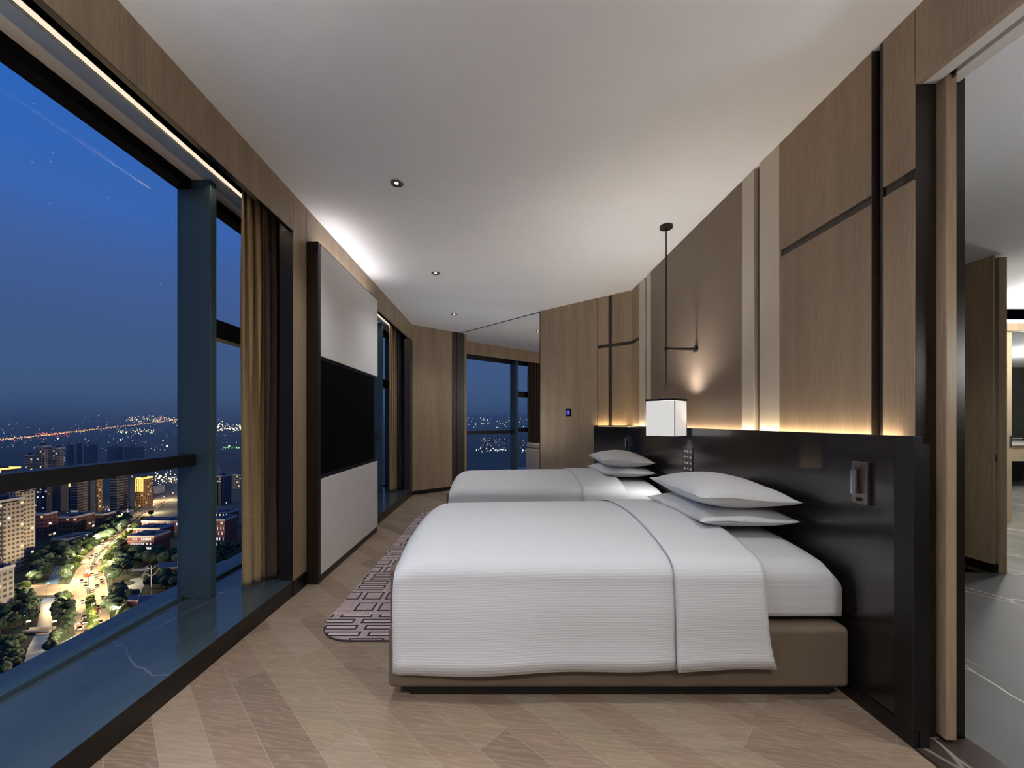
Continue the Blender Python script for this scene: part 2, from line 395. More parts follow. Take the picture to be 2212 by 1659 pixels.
# floor: planks in bedroom and far room
fl = structure('floor', 'greyish brown oak planks laid diagonally across the bedroom')
MB().prism([(XL, YB), (1.625, YB), (1.625, 1.6), (XR+.1, 1.6), (XR+.1, 4.9), (4.2, 4.9), (4.2, 10.9), H1, H0, E, Cc], -.06, 0).build('plank_surface', 'plank_floor', fl)
hf = structure('floor', 'grey marble floor with thin white veins in the hallway')
MB().box(1.885, 12.5, YB, 3.36, -.06, 0).build('marble_surface', 'hall_marble', hf)
bf = structure('floor', 'pale marble floor inside the bathroom')
MB().box(4.25, 14, 3.36, 10, -.06, 0).build('marble_surface', 'bath_marble', bf)
th = structure('trim_1', 'dark brown marble threshold strip between planks and hallway')
MB().box(1.625, 1.885, YB, 1.6, -.06, .001).build('threshold', 'threshold_marble', th)
MB().box(1.615, 1.627, YB, 1.6, -.05, .003).build('metal_edge', 'nickel', th)

ce = structure('ceiling', 'smooth white painted bedroom ceiling')
MB().prism([(XL-.03, YB), (XR+.1, YB), (XR+.1, 4.9), (4.2, 4.9), (4.2, 10.9), H1+Nn*.03, H0+Nn*.03, E, Cc], HC, HC+.1).build('ceiling_slab', 'ceiling_paint', ce)
tr = structure('trim_2', 'dark sliding door track crossing the ceiling')
D2 = ray2(995, Cc, E)
MB().bar(D2, B+Vector((.02,.03)), -.012, .012, HC-.004, HC+.002).build('track', 'bronze_side', tr)
hc = structure('ceiling', 'white hallway ceiling beyond the sliding door')
MB().box(1.80, 12.5, YB, 4.95, 2.68, 2.78).build('ceiling_slab', 'ceiling_paint', hc)
MB().box(4.25, 14, 4.95, 10, 2.45, 2.55).build('ceiling_slab', 'ceiling_paint', hc)

# left wall: wood header over the window recess, pier that carries the TV unit
wl = structure('wall_left', 'oak header boards and pier along the window side')
pier0, pier1, pier2 = onX(633, XL), onX(662, XL), 4.66
MB().box(XL-.03, XL, YB, pier0-.004, 2.675, HC).build('header_board', 'oak', wl)
MB().box(XL-.03, XL, pier1+.004, 6.87, 2.675, HC).build('header_board', 'oak', wl)
MB().box(XL-.09, XL, pier0+.004, pier1, .0, HC).build('pier_panel', 'oak_warm', wl)
MB().box(XL-.10, XL-.002, pier0-.001, pier0+.003, .0, 2.675).build('pier_side_shade', 'bronze_dark', wl)  # dark panel puts the shade on the pier's side into its colour
MB().box(XL-.03, XL-.001, YB, pier0-.004, 2.672, 2.676).build('header_underside', 'black_matte', wl)
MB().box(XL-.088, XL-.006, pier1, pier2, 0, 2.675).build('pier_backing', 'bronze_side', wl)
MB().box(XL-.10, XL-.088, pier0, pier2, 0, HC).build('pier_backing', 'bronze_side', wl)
MB().box(XL-.10, XL, 6.70, 6.86, .0, 2.675).build('jamb_panel', 'bronze_side', wl)
MB().box(-2.12, XL-.1, 7.3, 7.4, 0, 3.1).build('return_panel', 'bronze_side', wl)
# pocket above the window: recess ceiling, blind slot, curtain slot
rc = structure('ceiling', 'beige recess ceiling above the windows')
MB().box(-2.13, -1.95, YB, 7.4, 2.87, 2.95).build('recess_board', 'recess_beige', rc)
MB().box(-1.95, -1.845, YB, 7.4, 2.874, 2.95).build('blind_slot_cover', 'blind_grey', rc)
MB().box(-1.845, -1.84, YB, 7.4, 2.86, 3.1).build('slot_lip', 'frame_dark', rc)
MB().box(-1.845, XL-.03, YB, 7.4, 3.08, 3.12).build('slot_top', 'black_matte', rc)
MB().box(XL-.034, XL-.03, YB, 7.4, 2.68, 3.1).build('slot_back', 'black_matte', rc)
ls = MB().box(-1.838, -1.815, YB, 2.84, 2.868, 2.876).box(-1.838, -1.815, 4.7, 6.6, 2.868, 2.876).build('led_strip', 'led_warm')
tag(ls, 'thin warm light strip running along the curtain slot over the windows', 'light strip')
MB().box(-1.842, -1.814, YB, 7.3, 2.876, 2.884).build('rail', 'nickel', ls)

# sill and riser
sl = structure('trim_3', 'low polished dark marble sill with black riser')
MB().box(-2.30, -2.085, YB, 7.4, .06, .115).build('outer_sill', 'sill_marble', sl)
MB().box(-2.078, XL, YB, pier0, .06, .115).build('sill_slab', 'sill_marble', sl)
MB().box(-2.078, XL-.1, pier0, pier2, .06, .115).build('sill_slab', 'sill_marble', sl)
MB().box(-2.078, XL, pier2, 6.70, .06, .115).build('sill_slab', 'sill_marble', sl)
MB().box(-2.078, XL-.1, 6.70, 7.3, .06, .115).build('sill_slab', 'sill_marble', sl)
MB().box(XL-.02, XL+.001, YB, pier0, 0, .112).build('riser', 'baseboard_black', sl)
MB().box(XL-.02, XL+.001, pier2, 6.70, 0, .112).build('riser', 'baseboard_black', sl)
MB().box(-2.3, XL-.02, YB, 7.4, -.3, .06).build('sill_block', 'black_matte', sl)
bb = structure('baseboard_left', 'black baseboard along the window side wall')
MB().box(XL, XL+.006, pier0, pier1, 0, .11).build('board', 'baseboard_black', bb)

# windows
def window(name, label, y0, y1, fins, transoms):
    wn = structure(name, label)
    for a, b in zip([y0]+[f+.06 for f in fins], list(fins)+[y1]):
        MB().box(-2.105, -2.095, a, b, .12, 2.86).build('glass_pane', 'window_glass', wn)
    MB().box(-2.12, -2.03, y0, y1, 2.805, 2.87).build('top_frame', 'frame_matte', wn)
    MB().box(-2.14, -2.082, y0, y1, .115, .135).build('bottom_frame', 'mullion_metal', wn)
    for f in fins: MB().box(-2.125, -1.906, f, f+.06, .115, 2.87).build('mullion', 'mullion_metal', wn, bevel=.003, seg=1)
    for (a, b, z0, z1) in transoms: MB().box(-2.092, -2.0, a, b, z0, z1).build('transom', 'frame_dark', wn)
    return wn
window('window_1', 'tall window beside the near bed overlooking the city', YB, 4.4, [-1.6, 2.61], [(YB, -1.6, .99, 1.065), (-1.54, 2.61, .99, 1.065), (2.67, 4.4, 1.87, 2.0)])
window('window_2', 'tall window between the television unit and the far corner', 4.4, 7.4, [6.42], [(4.4, 6.42, .99, 1.065), (6.48, 7.4, 1.87, 2.0)])
# far facade window
w3 = structure('window_3', 'far window of the adjoining room with night view')
G0 = H0+Nn*.40-U*.62; G1 = H1+Nn*.40
MB().bar(G0, G1, -.005, .005, .12, 2.86).build('glass_pane', 'window_glass', w3)
MB().bar(G0, G1, -.06, .02, 2.66, 2.87).build('top_frame', 'frame_dark', w3)
fA = ray2(1102, G0, G1); tA = (fA-G0).length
MB().bar(G0+U*tA, G0+U*(tA+.07), -.20, .0, .115, 2.87).build('mullion', 'mullion_metal', w3)
MB().bar(G0, G0+U*tA, -.10, -.01, .99, 1.065).build('transom', 'frame_dark', w3)
MB().bar(G0+U*(tA+.07), G1, -.10, -.01, 1.02, 1.11).build('transom', 'frame_dark', w3)
MB().bar(G0+U*(tA+.07), G1, -.10, -.01, 1.87, 2.0).build('transom', 'frame_dark', w3)
MB().bar(G0-U*.3, G1, -.40, .12, -.06, .115).build('sill_slab', 'sill_marble', w3)

# far wall: oak return, dark door stop, header over the far window
wf = structure('wall_far', 'oak clad wall that closes the bedroom at the far left')
Dp = ray2(977, Cc, E); Dq = ray2(1003, Cc, E)
MB().bar(Cc, Dp, 0, .06, .06, HC).build('wood_panel', 'oak', wf)
MB().bar(Dp, Dq, -.012, .05, 0, HC).build('door_stop', 'bronze_side', wf, bevel=.002, seg=1)
MB().bar(Dp+U*.085, Dp+U*.092, -.020, .0, 0, HC).build('door_stop_groove', 'black_matte', wf)
MB().bar(Dq, E, 0, .06, 0, HC).build('wood_panel', 'oak_warm', wf)
MB().bar(E-U*.04, E, .06, .545, 0, HC).build('return_panel', 'oak', wf)
MB().bar(H0, H1, 0, .03, 2.69, HC).build('window_header', 'oak_warm', wf)
MB().bar(H0, H1, .03, .9, HC, HC+.06).build('recess_board', 'soffit_white', wf)
bb = structure('baseboard_far', 'black baseboard under the far oak wall')
MB().bar(Cc+U*.01, Dp, -.006, .05, 0, .07).build('board', 'baseboard_black', bb)
MB().bar((4.2, 4.9), (4.2, 11.2), -.1, 0, 0, 3.0).build('wall_panel', 'oak', structure('wall_room_2', 'hidden side wall of the adjoining room'))

# right wall cladding: boards with open grooves between
wr = structure('wall_right', 'bedhead wall of oak boards with cream and taupe panels')
T = .022
MB().box(XR+T+.012, XR+.10, 1.61, 5.06, 0, HC).build('wall_backing', 'bronze_dark', wr)
def rpanel(px0, px1, z0, z1, mat, name, dx=0.0):
    y0, y1 = onX(px1, XR), onX(px0, XR)
    MB().box(XR+dx, XR+T+.012, y0, y1, z0, z1).build(name, mat, wr, bevel=.0015, seg=1)
GZ0, GZ1 = 2.262, 2.305
for a, b in ((1906.5, 1975), (1683.5, 1882)):
    rpanel(a, b, GZ1, HC, 'oak_fine', 'wood_panel'); rpanel(a, b, .0, GZ0, 'oak_fine', 'wood_panel')
    y0, y1 = onX(b, XR), onX(a, XR)
    MB().box(XR+.012, XR+T+.012, y0, y1, GZ0, GZ1).build('groove_strip', 'bronze_side', wr)
rpanel(1899, 1905, 0, HC, 'black_matte', 'channel_edge', .004)
rpanel(1883, 1885, 0, HC, 'bronze_side', 'channel_edge', -.003)
rpanel(1640, 1683, 0, HC, 'cream_lacquer', 'cream_panel')
rpanel(1602, 1628, 0, HC, 'cream_lacquer', 'cream_panel')
rpanel(1406, 1601.3, 0, HC, 'leather_taupe', 'leather_panel')
rpanel(1396.5, 1405.7, 0, HC, 'cream_lacquer', 'cream_panel')
rpanel(1381, 1392, 0, HC, 'cream_lacquer', 'cream_panel')
y0, y1 = onX(1380.7, XR), A.y
MB().box(XR, XR+T, y0, y1, GZ1, HC).build('wood_panel', 'oak_warm', wr)
MB().box(XR, XR+T, y0, y1, 0, GZ0).build('wood_panel', 'oak_warm', wr)
MB().box(XR+.012, XR+T, y0, y1, GZ0, GZ1).build('groove_strip', 'bronze_side', wr)
# angled end of that wall
wa = structure('wall_angled', 'oak wall turning away beyond the far bed')
MB().bar(A, B, -.14, -T, 0, HC).build('wall_backing', 'bronze_dark', wa)
def apanel(px0, px1, z0, z1, mat, name, dep=0.0):
    P, Q = ray2(px1, A, B), ray2(px0, A, B)
    MB().bar(P, Q, -T-.002, -dep, z0, z1).build(name, mat, wa)
for a, b in ((1322, 1365), (1291, 1314)):
    apanel(a, b, GZ1, HC, 'oak_warm', 'wood_panel'); apanel(a, b, 0, GZ0, 'oak_warm', 'wood_panel'); apanel(a, b, GZ0, GZ1, 'bronze_side', 'groove_strip', .012)
apanel(1314.3, 1321.7, 0, HC, 'bronze_side', 'channel_strip', .012)
apanel(1167.3, 1290, 0, HC, 'oak_warm', 'wood_panel')
dBA = (B-A).normalized()
MB().bar(B, B+dBA*.008, -.15, .003, 0, HC).build('edge_profile', 'bronze_dark', wa)

# opening to the hallway
MB().box(XR, XR+.03, YB, 1.605, 2.645, HC).build('door_header', 'oak_fine', wr)
d1 = structure('door_1', 'wooden sliding door half hidden in its pocket')
MB().box(1.772, 1.815, 1.575, 2.9, .012, 2.66).build('door_leaf', 'oak_warm', d1, bevel=.003, seg=1)
MB().box(1.792, 1.797, 1.56, 1.58, 2.64, 2.665).build('hanger', 'nickel', d1)
fr = structure('trim_4', 'dark bronze jambs and pale soffit of the hallway opening')
MB().box(1.684, 1.764, 1.607, 1.66, 0, 2.645).build('jamb', 'bronze_dark', fr, bevel=.002, seg=1)
MB().box(1.822, 1.885, 1.607, 1.66, 0, 2.68).build('jamb', 'bronze_dark', fr, bevel=.002, seg=1)
MB().box(XR+.002, 1.765, YB, 1.607, 2.647, 2.70).build('soffit', 'soffit_white', fr)
MB().box(1.765, 1.80, YB, 1.607, 2.68, 2.72).build('door_track', 'black_matte', fr)
MB().box(1.80, 1.86, YB, 3.3, 2.655, 2.69).build('soffit', 'soffit_white', fr)
MB().box(1.885, 1.90, 1.66, 4.3, 0, 2.68).build('wood_panel', 'oak', structure('wall_hall_left', 'hallway side of the bedhead wall'))

# hallway walls and bathroom
wh = structure('wall_hall', 'oak clad wall at the far side of the hallway')
MB().box(4.155, 4.175, 3.345, 4.4, .075, 2.68).build('wood_panel', 'oak', wh)
MB().box(4.160, 4.25, 3.35, 4.4, 0, .075).build('plinth', 'baseboard_black', wh)
MB().box(4.175, 4.215, 3.375, 4.4, 0, 2.68).build('shadow_gap', 'black_matte', wh)
MB().box(4.208, 4.275, 3.345, 3.50, 0, 2.665).build('jamb', 'oak', wh)
MB().box(4.20, 4.21, 3.36, 3.40, .94, 1.0).build('strike_plate', 'nickel', wh)
MB().box(1.9, 4.2, 4.3, 4.4, 0, 2.68).build('wall_panel', 'oak', wh)
MB().box(6.5, 6.6, YB, 3.36, 0, 2.68).build('wall_panel', 'oak', structure('wall_hall_right', 'unseen side wall of the hallway'))
wb = structure('wall_bathroom', 'dark stone bathroom wall behind the vanity')
MB().box(8.5, 13.5, 8.6, 8.7, 0, 2.5).build('stone_face', 'bath_wall', wb)
MB().box(13.4, 13.5, 3.3, 8.7, 0, 2.5).build('stone_face', 'bath_wall', wb)
MB().box(4.25, 13.5, 3.30, 3.36, 0, 0.001).build('bath_threshold', 'threshold_marble', wb)
MB().box(4.0, 14, 4.90, 5.0, 2.40, 2.49).build('door_beam', 'oak_warm', wb)
MB().box(4.25, 4.35, 3.5, 9, 0, 2.6).build('stone_face', 'bath_white', wb)
dr = structure('door_2', 'pale wooden bathroom door standing open')
P0 = ray2(2174, (0,5.0), (9,5.0)); P1 = ray2(2186, (0,5.0), (9,5.0))
MB().box(P0.x-.5, P1.x, 5.0, 5.05, .01, 2.40).build('door_leaf', 'bath_door', dr, bevel=.003, seg=1)
MB().box(P1.x-.035, P1.x-.02, 4.985, 5.0, .95, 1.10).tube((P1.x-.03, 4.97, 1.06), (P1.x+.07, 4.96, 1.06), .010).build('door_handle', 'nickel', dr)
vn = thing('bathroom_vanity', 'pale vanity counter along the bathroom wall seen past the open door', 'vanity', (10.0, 7.8, 0))
MB().box(9.0, 11.2, 7.5, 8.55, .82, .87).build('countertop', 'bath_white', vn, bevel=.004, seg=1)
MB().box(9.05, 11.15, 7.55, 8.5, .52, .82).build('drawer_front', 'bath_door', vn)
MB().tube((9.95,8.2,.87), (9.95,8.2,1.02), .018).tube((9.95,8.2,1.02), (9.95,8.05,1.0), .012).build('faucet', 'chrome', vn)

# back wall behind the camera
bw = structure('wall_back', 'oak wall behind the viewer')
MB().box(-2.3, XR+.1, YB-.1, YB, 0, 3.1).build('wood_panel', 'oak', bw)
MB().box(XR+.1, 12.5, YB-.1, YB, 0, 2.68).build('wood_panel', 'oak', bw)
# outer slab edges so the room does not look hollow from outside
MB().box(-2.45, 14, YB-.1, 11.5, 3.12, 3.4).build('upper_slab', 'black_matte', structure('ceiling', 'concrete slab over the rooms'))
MB().prism([(-2.31, YB-.1), (14, YB-.1), (14, 10), (4.2, 11.6), (H1+Nn*.4)[:], (H0+Nn*.5-U*.9)[:], (-2.31, 7.4)], -.4, -.07).build('lower_slab', 'black_matte', structure('floor', 'concrete slab under the rooms'))

# ================================================================ HEADBOARD
hb = thing('headboard', 'long glossy black headboard panel behind both beds', 'headboard', (1.65, 3.3, 0))
hx = 1.615; hk = Vector((hx, onX(1351.5, hx)))
J = onX(1583, hx)
def hpanel(y0, y1): MB().box(hx, hx+.024, y0, y1, .385, 1.222).build('panel', 'black_lacquer', hb, bevel=.002, seg=2)
hpanel(1.625, J-.0015); hpanel(J+.0015, hk.y)
MB().box(hx+.024, XR-.001, 1.55, 5.05, .0, 1.19).build('core', 'black_matte', hb)
MB().box(hx+.010, hx+.024, 1.62, hk.y, .07, .382).build('lower_panel', 'black_lacquer', hb)
MB().box(hx+.002, hx+.02, 1.55, hk.y, 0, .07).build('plinth', 'baseboard_black', hb)
MB().box(hx-.004, hx+.03, 1.545, 1.622, .07, 1.222).build('end_cap', 'black_matte', hb, bevel=.003, seg=2)
# angled wing
ang = (B-A).normalized(); nA = Vector((-ang.y, ang.x))  # points into the room? corrected below
if nA.y > 0: nA = -nA
e1 = hk+ang*((ray2(1283, hk, hk+ang)-hk).length)
hw = thing('headboard_end_panel', 'angled black end panel of the headboard beyond the far pillows', 'headboard', (e1.x, e1.y, 0))
q = [hk, e1, e1-nA*.06, hk-nA*.02+Vector((.03,.02))]
MB().prism([tuple(v) for v in q], 0, 1.222).build('panel', 'black_lacquer', hw, bevel=.002, seg=1)

# reading lights
def reading_light(y, label):
    t = thing('reading_light', label, 'wall light', (hx, y, .912))
    MB().box(hx-.018, hx, y-.04, y+.04, .912, 1.100).build('back_plate', 'nickel', t, bevel=.002, seg=1)
    MB().tube((hx-.034, y+.008, .958), (hx-.034, y+.008, 1.062), .0125, n=20).build('lamp_tube', 'chrome', t, smooth=False)
    MB().tube((hx-.034, y+.008, 1.062), (hx-.034, y+.008, 1.078), .0085).tube((hx-.036, y+.008, 1.07), (hx-.016, y+.008, 1.07), .006).build('hinge', 'nickel', t)
    MB().tube((hx-.026, y, .934), (hx-.016, y, .934), .009).build('switch_knob', 'bronze_dark', t)
reading_light(1.765, 'slim metal reading light on the black headboard beside the near pillows')
reading_light(4.98, 'slim metal reading light on the headboard beyond the far pillows')
# socket and switch plate between the beds
t = thing('switch_plate', 'small dark switch plate with pale symbols on the headboard above the near pillows', 'switch', (hx, 3.33, .90))
ya, yb_ = onX(1497, hx), onX(1477, hx)
MB().box(hx-.006, hx, ya, yb_, .80, .985+.075).build('plate', 'switch_dark', t, bevel=.001, seg=1)
for r in range(4):
    for c_ in range(3):
        yy = ya+.02+c_*(yb_-ya-.03)/2.6; zz = .985-r*.05+.04
        k = MB().box(hx-.0075, hx-.006, yy, yy+.022, zz, zz+.004).box(hx-.0075, hx-.006, yy, yy+.003, zz-.012, zz+.004)
        if (r+c_) % 2: k.box(hx-.0075, hx-.006, yy+.018, yy+.022, zz-.012, zz)
        k.build('symbol', 'icon_glow', t)
# small blue control on the angled wall
pc = ray2(1228, A, B); t = thing('control_panel', 'small square control with blue glow on the far oak wall', 'control panel', (pc.x, pc.y, 1.36))
s_ = pc.y/F; zc = EYE+(910-891.5)*s_
MB().bar(pc-ang*.043, pc+ang*.043, 0, .010, zc-.05, zc+.05).build('plate', 'screen_black', t)
MB().bar(pc-ang*.03, pc+ang*.03, .010, .0115, zc-.035, zc+.035).build('screen', 'blue_led', t)
MB().bar(pc-ang*.010, pc+ang*.010, .0115, .0125, zc-.012, zc+.012).build('symbol', 'icon_glow', t)

# ================================================================ TV UNIT
tx = -1.425; ty0, ty1 = 3.155, 4.62
tv = thing('media_wall_unit', 'tall slim white and black unit carrying the wall television', 'tv unit', (-1.46, 3.9, 0))
MB().box(XL+.001, tx, ty0-.012, ty0, 0, 2.69).build('side_panel', 'bronze_dark', tv)
MB().box(XL+.001, tx+.0, pier1+.002, ty0-.012, 0, 2.69).build('side_panel', 'bronze_dark', tv)
MB().box(XL+.001, tx-.03, ty0, ty1, 0.02, 2.68).build('back_board', 'bronze_dark', tv)
MB().box(tx-.03, tx-.004, ty0, ty1, .0, .055).build('plinth', 'baseboard_black', tv)
MB().box(tx-.026, tx, ty0, ty1, .058, .818).build('lower_panel', 'white_panel', tv, bevel=.002, seg=1)
MB().box(tx-.026, tx, ty0, ty1, 1.80, 2.685).build('upper_panel', 'white_panel', tv, bevel=.002, seg=1)
MB().box(XL+.001, tx, ty0, ty1+.002, 2.685, 2.69).build('top_board', 'bronze_dark', tv)
sc_ = thing('television', 'flat black television mounted between white panels', 'television', (-1.45, 3.9, .84))
MB().box(tx-.028, tx-.012, ty0+.02, ty1-.10, .838, 1.785).build('bezel', 'black_matte', sc_, bevel=.003, seg=1)
MB().box(tx-.0125, tx-.0105, ty0+.03, ty1-.11, .852, 1.775).build('screen', 'screen_black', sc_)
MB().box(tx-.03, tx-.008, ty0+.02, ty1-.02, .822, .836).build('sound_bar', 'black_matte', sc_)

# ================================================================ CURTAINS
def curtain(name, label, path, amp, folds, mat, z0=.118, z1=2.90, seed=0, thick=.004):
    rnd = random.Random(seed); a, b = Vector(path[0]), Vector(path[1]); d = b-a; n = Vector((-d.y, d.x)).normalized()
    N = folds*10; ph = [rnd.uniform(.7, 1.3) for _ in range(folds+2)]; rows = []
    zz = [z0, z0+.05, .6, 1.2, 1.8, 2.3, 2.6, 2.75, z1]
    for z in zz:
        row = []
        top = max(0, (z-2.3)/.6)
        for i in range(N+1):
            t = i/N; k = t*folds; am = amp*ph[int(k)]*(1-.35*top)
            p = a+d*t+n*(am*math.sin(2*PI*k+.3*math.sin(z*1.3+seed)))+d.normalized()*(.012*math.sin(4*PI*k+z))
            row.append((p.x, p.y, z))
        rows.append(row)
    o = MB().grid(rows).build(name, mat, smooth=True, solid=thick); tag(o, label, 'curtain'); return o
curtain('curtain', 'gold beige curtain hanging gathered at the edge of the near window', ((-1.79, 2.765), (-1.74, 3.02)), .030, 4, 'curtain_gold', seed=1)
curtain('curtain', 'dark brown curtain gathered between gold curtain and oak pier of near window', ((-1.69, 2.885), (-1.67, 3.3)), .026, 5, 'curtain_brown', seed=2)
curtain('curtain', 'beige curtain gathered in the narrow window past the television', ((-1.80, 6.50), (-1.76, 6.80)), .030, 4, 'curtain_gold', seed=3)
curtain('curtain', 'dark grey blue curtain behind the beige one past the television', ((-1.73, 6.74), (-1.64, 7.2)), .028, 5, 'curtain_blue', seed=4)
c0 = ray2(1141, H0+Nn*.2, H1+Nn*.2)
curtain('curtain', 'brown curtain gathered at the right of the adjoining room window', (tuple(c0), tuple(c0+U*.8)), .035, 7, 'curtain_brown', seed=5)

# ================================================================ DOWNLIGHTS
def downlight(x, y, label, z=HC):
    t = thing('downlight', label, 'downlight', (x, y, z))
    MB().lathe([(.036,-.002),(.046,-.005),(.048,-.002),(.048,0.0)], (x,y,z), 28).build('trim_ring', 'chrome', t, smooth=True)
    MB().lathe([(.038,-.003),(.030,-.0015),(.020,-.001),(.012,-.001)], (x,y,z), 28).build('reflector', 'nickel', t, smooth=True)
    MB().lathe([(.014,-.0022),(.0005,-.0026)], (x,y,z), 20).build('lens', 'lens_glow', t)
    return t
lab = ['large round ceiling downlight nearest to the viewer above the walkway', 'second round ceiling downlight along the walkway, level with the television',
       'third and smallest walkway downlight near the far oak wall', 'ceiling downlight in the adjoining room above the far window',
       None, None, None, None]
for (x, y), l in zip(DOWN[:4], lab): downlight(x, y, l)
for (x, y) in DOWN[4:]: downlight(x, y, 'unseen round ceiling downlight behind the viewer').__setitem__('group', 'downlights behind the viewer')

# ================================================================ PENDANT LAMP
LX, LY = 1.42, 3.39
pl = thing('pendant_lamp', 'pendant lamp with white square shade hanging on a rod between the beds', 'pendant lamp', (LX, LY, 0))
MB().lathe([(.0005,0),(.053,0),(.053,-.022),(.048,-.026),(.0005,-.026)], (LX,LY,HC), 32).build('canopy', 'bronze_dark', pl)
MB().tube((LX,LY,1.475), (LX,LY,HC-.02), .0055, n=10).build('rod', 'bronze_dark', pl)
MB().tube((LX-.012,LY,1.897), (XR-.02,LY,1.897), .011, n=12).lathe([(.0,.02),(.016,.016),(.016,-.016),(.0,-.02)], (LX,LY,1.897), 16).build('wall_arm', 'bronze_dark', pl)
MB().tube((XR-.02,LY,1.897), (XR,LY,1.897), .027, n=20).build('wall_rose', 'bronze_dark', pl)
sh = empty('shade_assembly', (0,0,0), math.radians(44)); sh.parent = pl; sh.name = 'lamp_shade'
h = .121
def shl(mb, name, mat, **k): return mb.build(name, mat, sh, local=True, **k)
ring = MB()
for sx in (-1, 1): ring.box(sx*h, sx*(h-.008), -h, h, 1.158, 1.450).box(-h, h, sx*h, sx*(h-.008), 1.158, 1.450)
shl(ring, 'shade_panel', 'shade_glow', bevel=.002)
fr_ = MB()
for sx in (-1, 1): fr_.box(sx*(h+.004), sx*(h-.010), -h-.004, h+.004, 1.451, 1.468).box(-h-.004, h+.004, sx*(h+.004), sx*(h-.010), 1.451, 1.468)
fr_.box(-h, h, -.007, .007, 1.468, 1.478).box(-.007, .007, -h, h, 1.468, 1.478)
shl(fr_, 'top_frame', 'bronze_dark')
for a_, b_ in ((h+.001, -h-.001), (-h-.001, -h-.001), (h+.001, h+.001)): shl(MB().box(a_-.003, a_+.003, b_-.003, b_+.003, 1.158, 1.45), 'corner_seam', 'blind_grey')

# ================================================================ BEDS
def duvet_profile(y0, y1, zt, zh0, off=0.0):
    """cross-section of the cover across the bed: front hem, side, rounded shoulder, crown, far side"""
    r = .085; P = []
    yf = y0-off; yk = y1+off
    for k in range(9): P.append((yf+.004*math.sin(k*.9)+.012*(1-k/8)*0, zh0+(zt-.06-r-zh0)*k/8))
    for k in range(1, 9):
        a = PI/2*k/8; P.append((yf+r*1.25*(1-math.cos(a)), zt-.06-r+(r+off)*math.sin(a)))
    n = 18; ya, yb2 = yf+r*1.25, yk-r*1.25
    for k in range(1, n):
        t = k/n; P.append((ya+(yb2-ya)*t, zt-.06+off+.06*math.sin(PI*t)**.7))
    for k in range(0, 8):
        a = PI/2*(1-k/8); P.append((yk-r*1.25*(1-math.cos(a)), zt-.06-r+(r+off)*math.sin(a)))
    for k in range(0, 5): P.append((yk, zt-.06-r+(.30-zt+.06+r)*k/4))
    return P
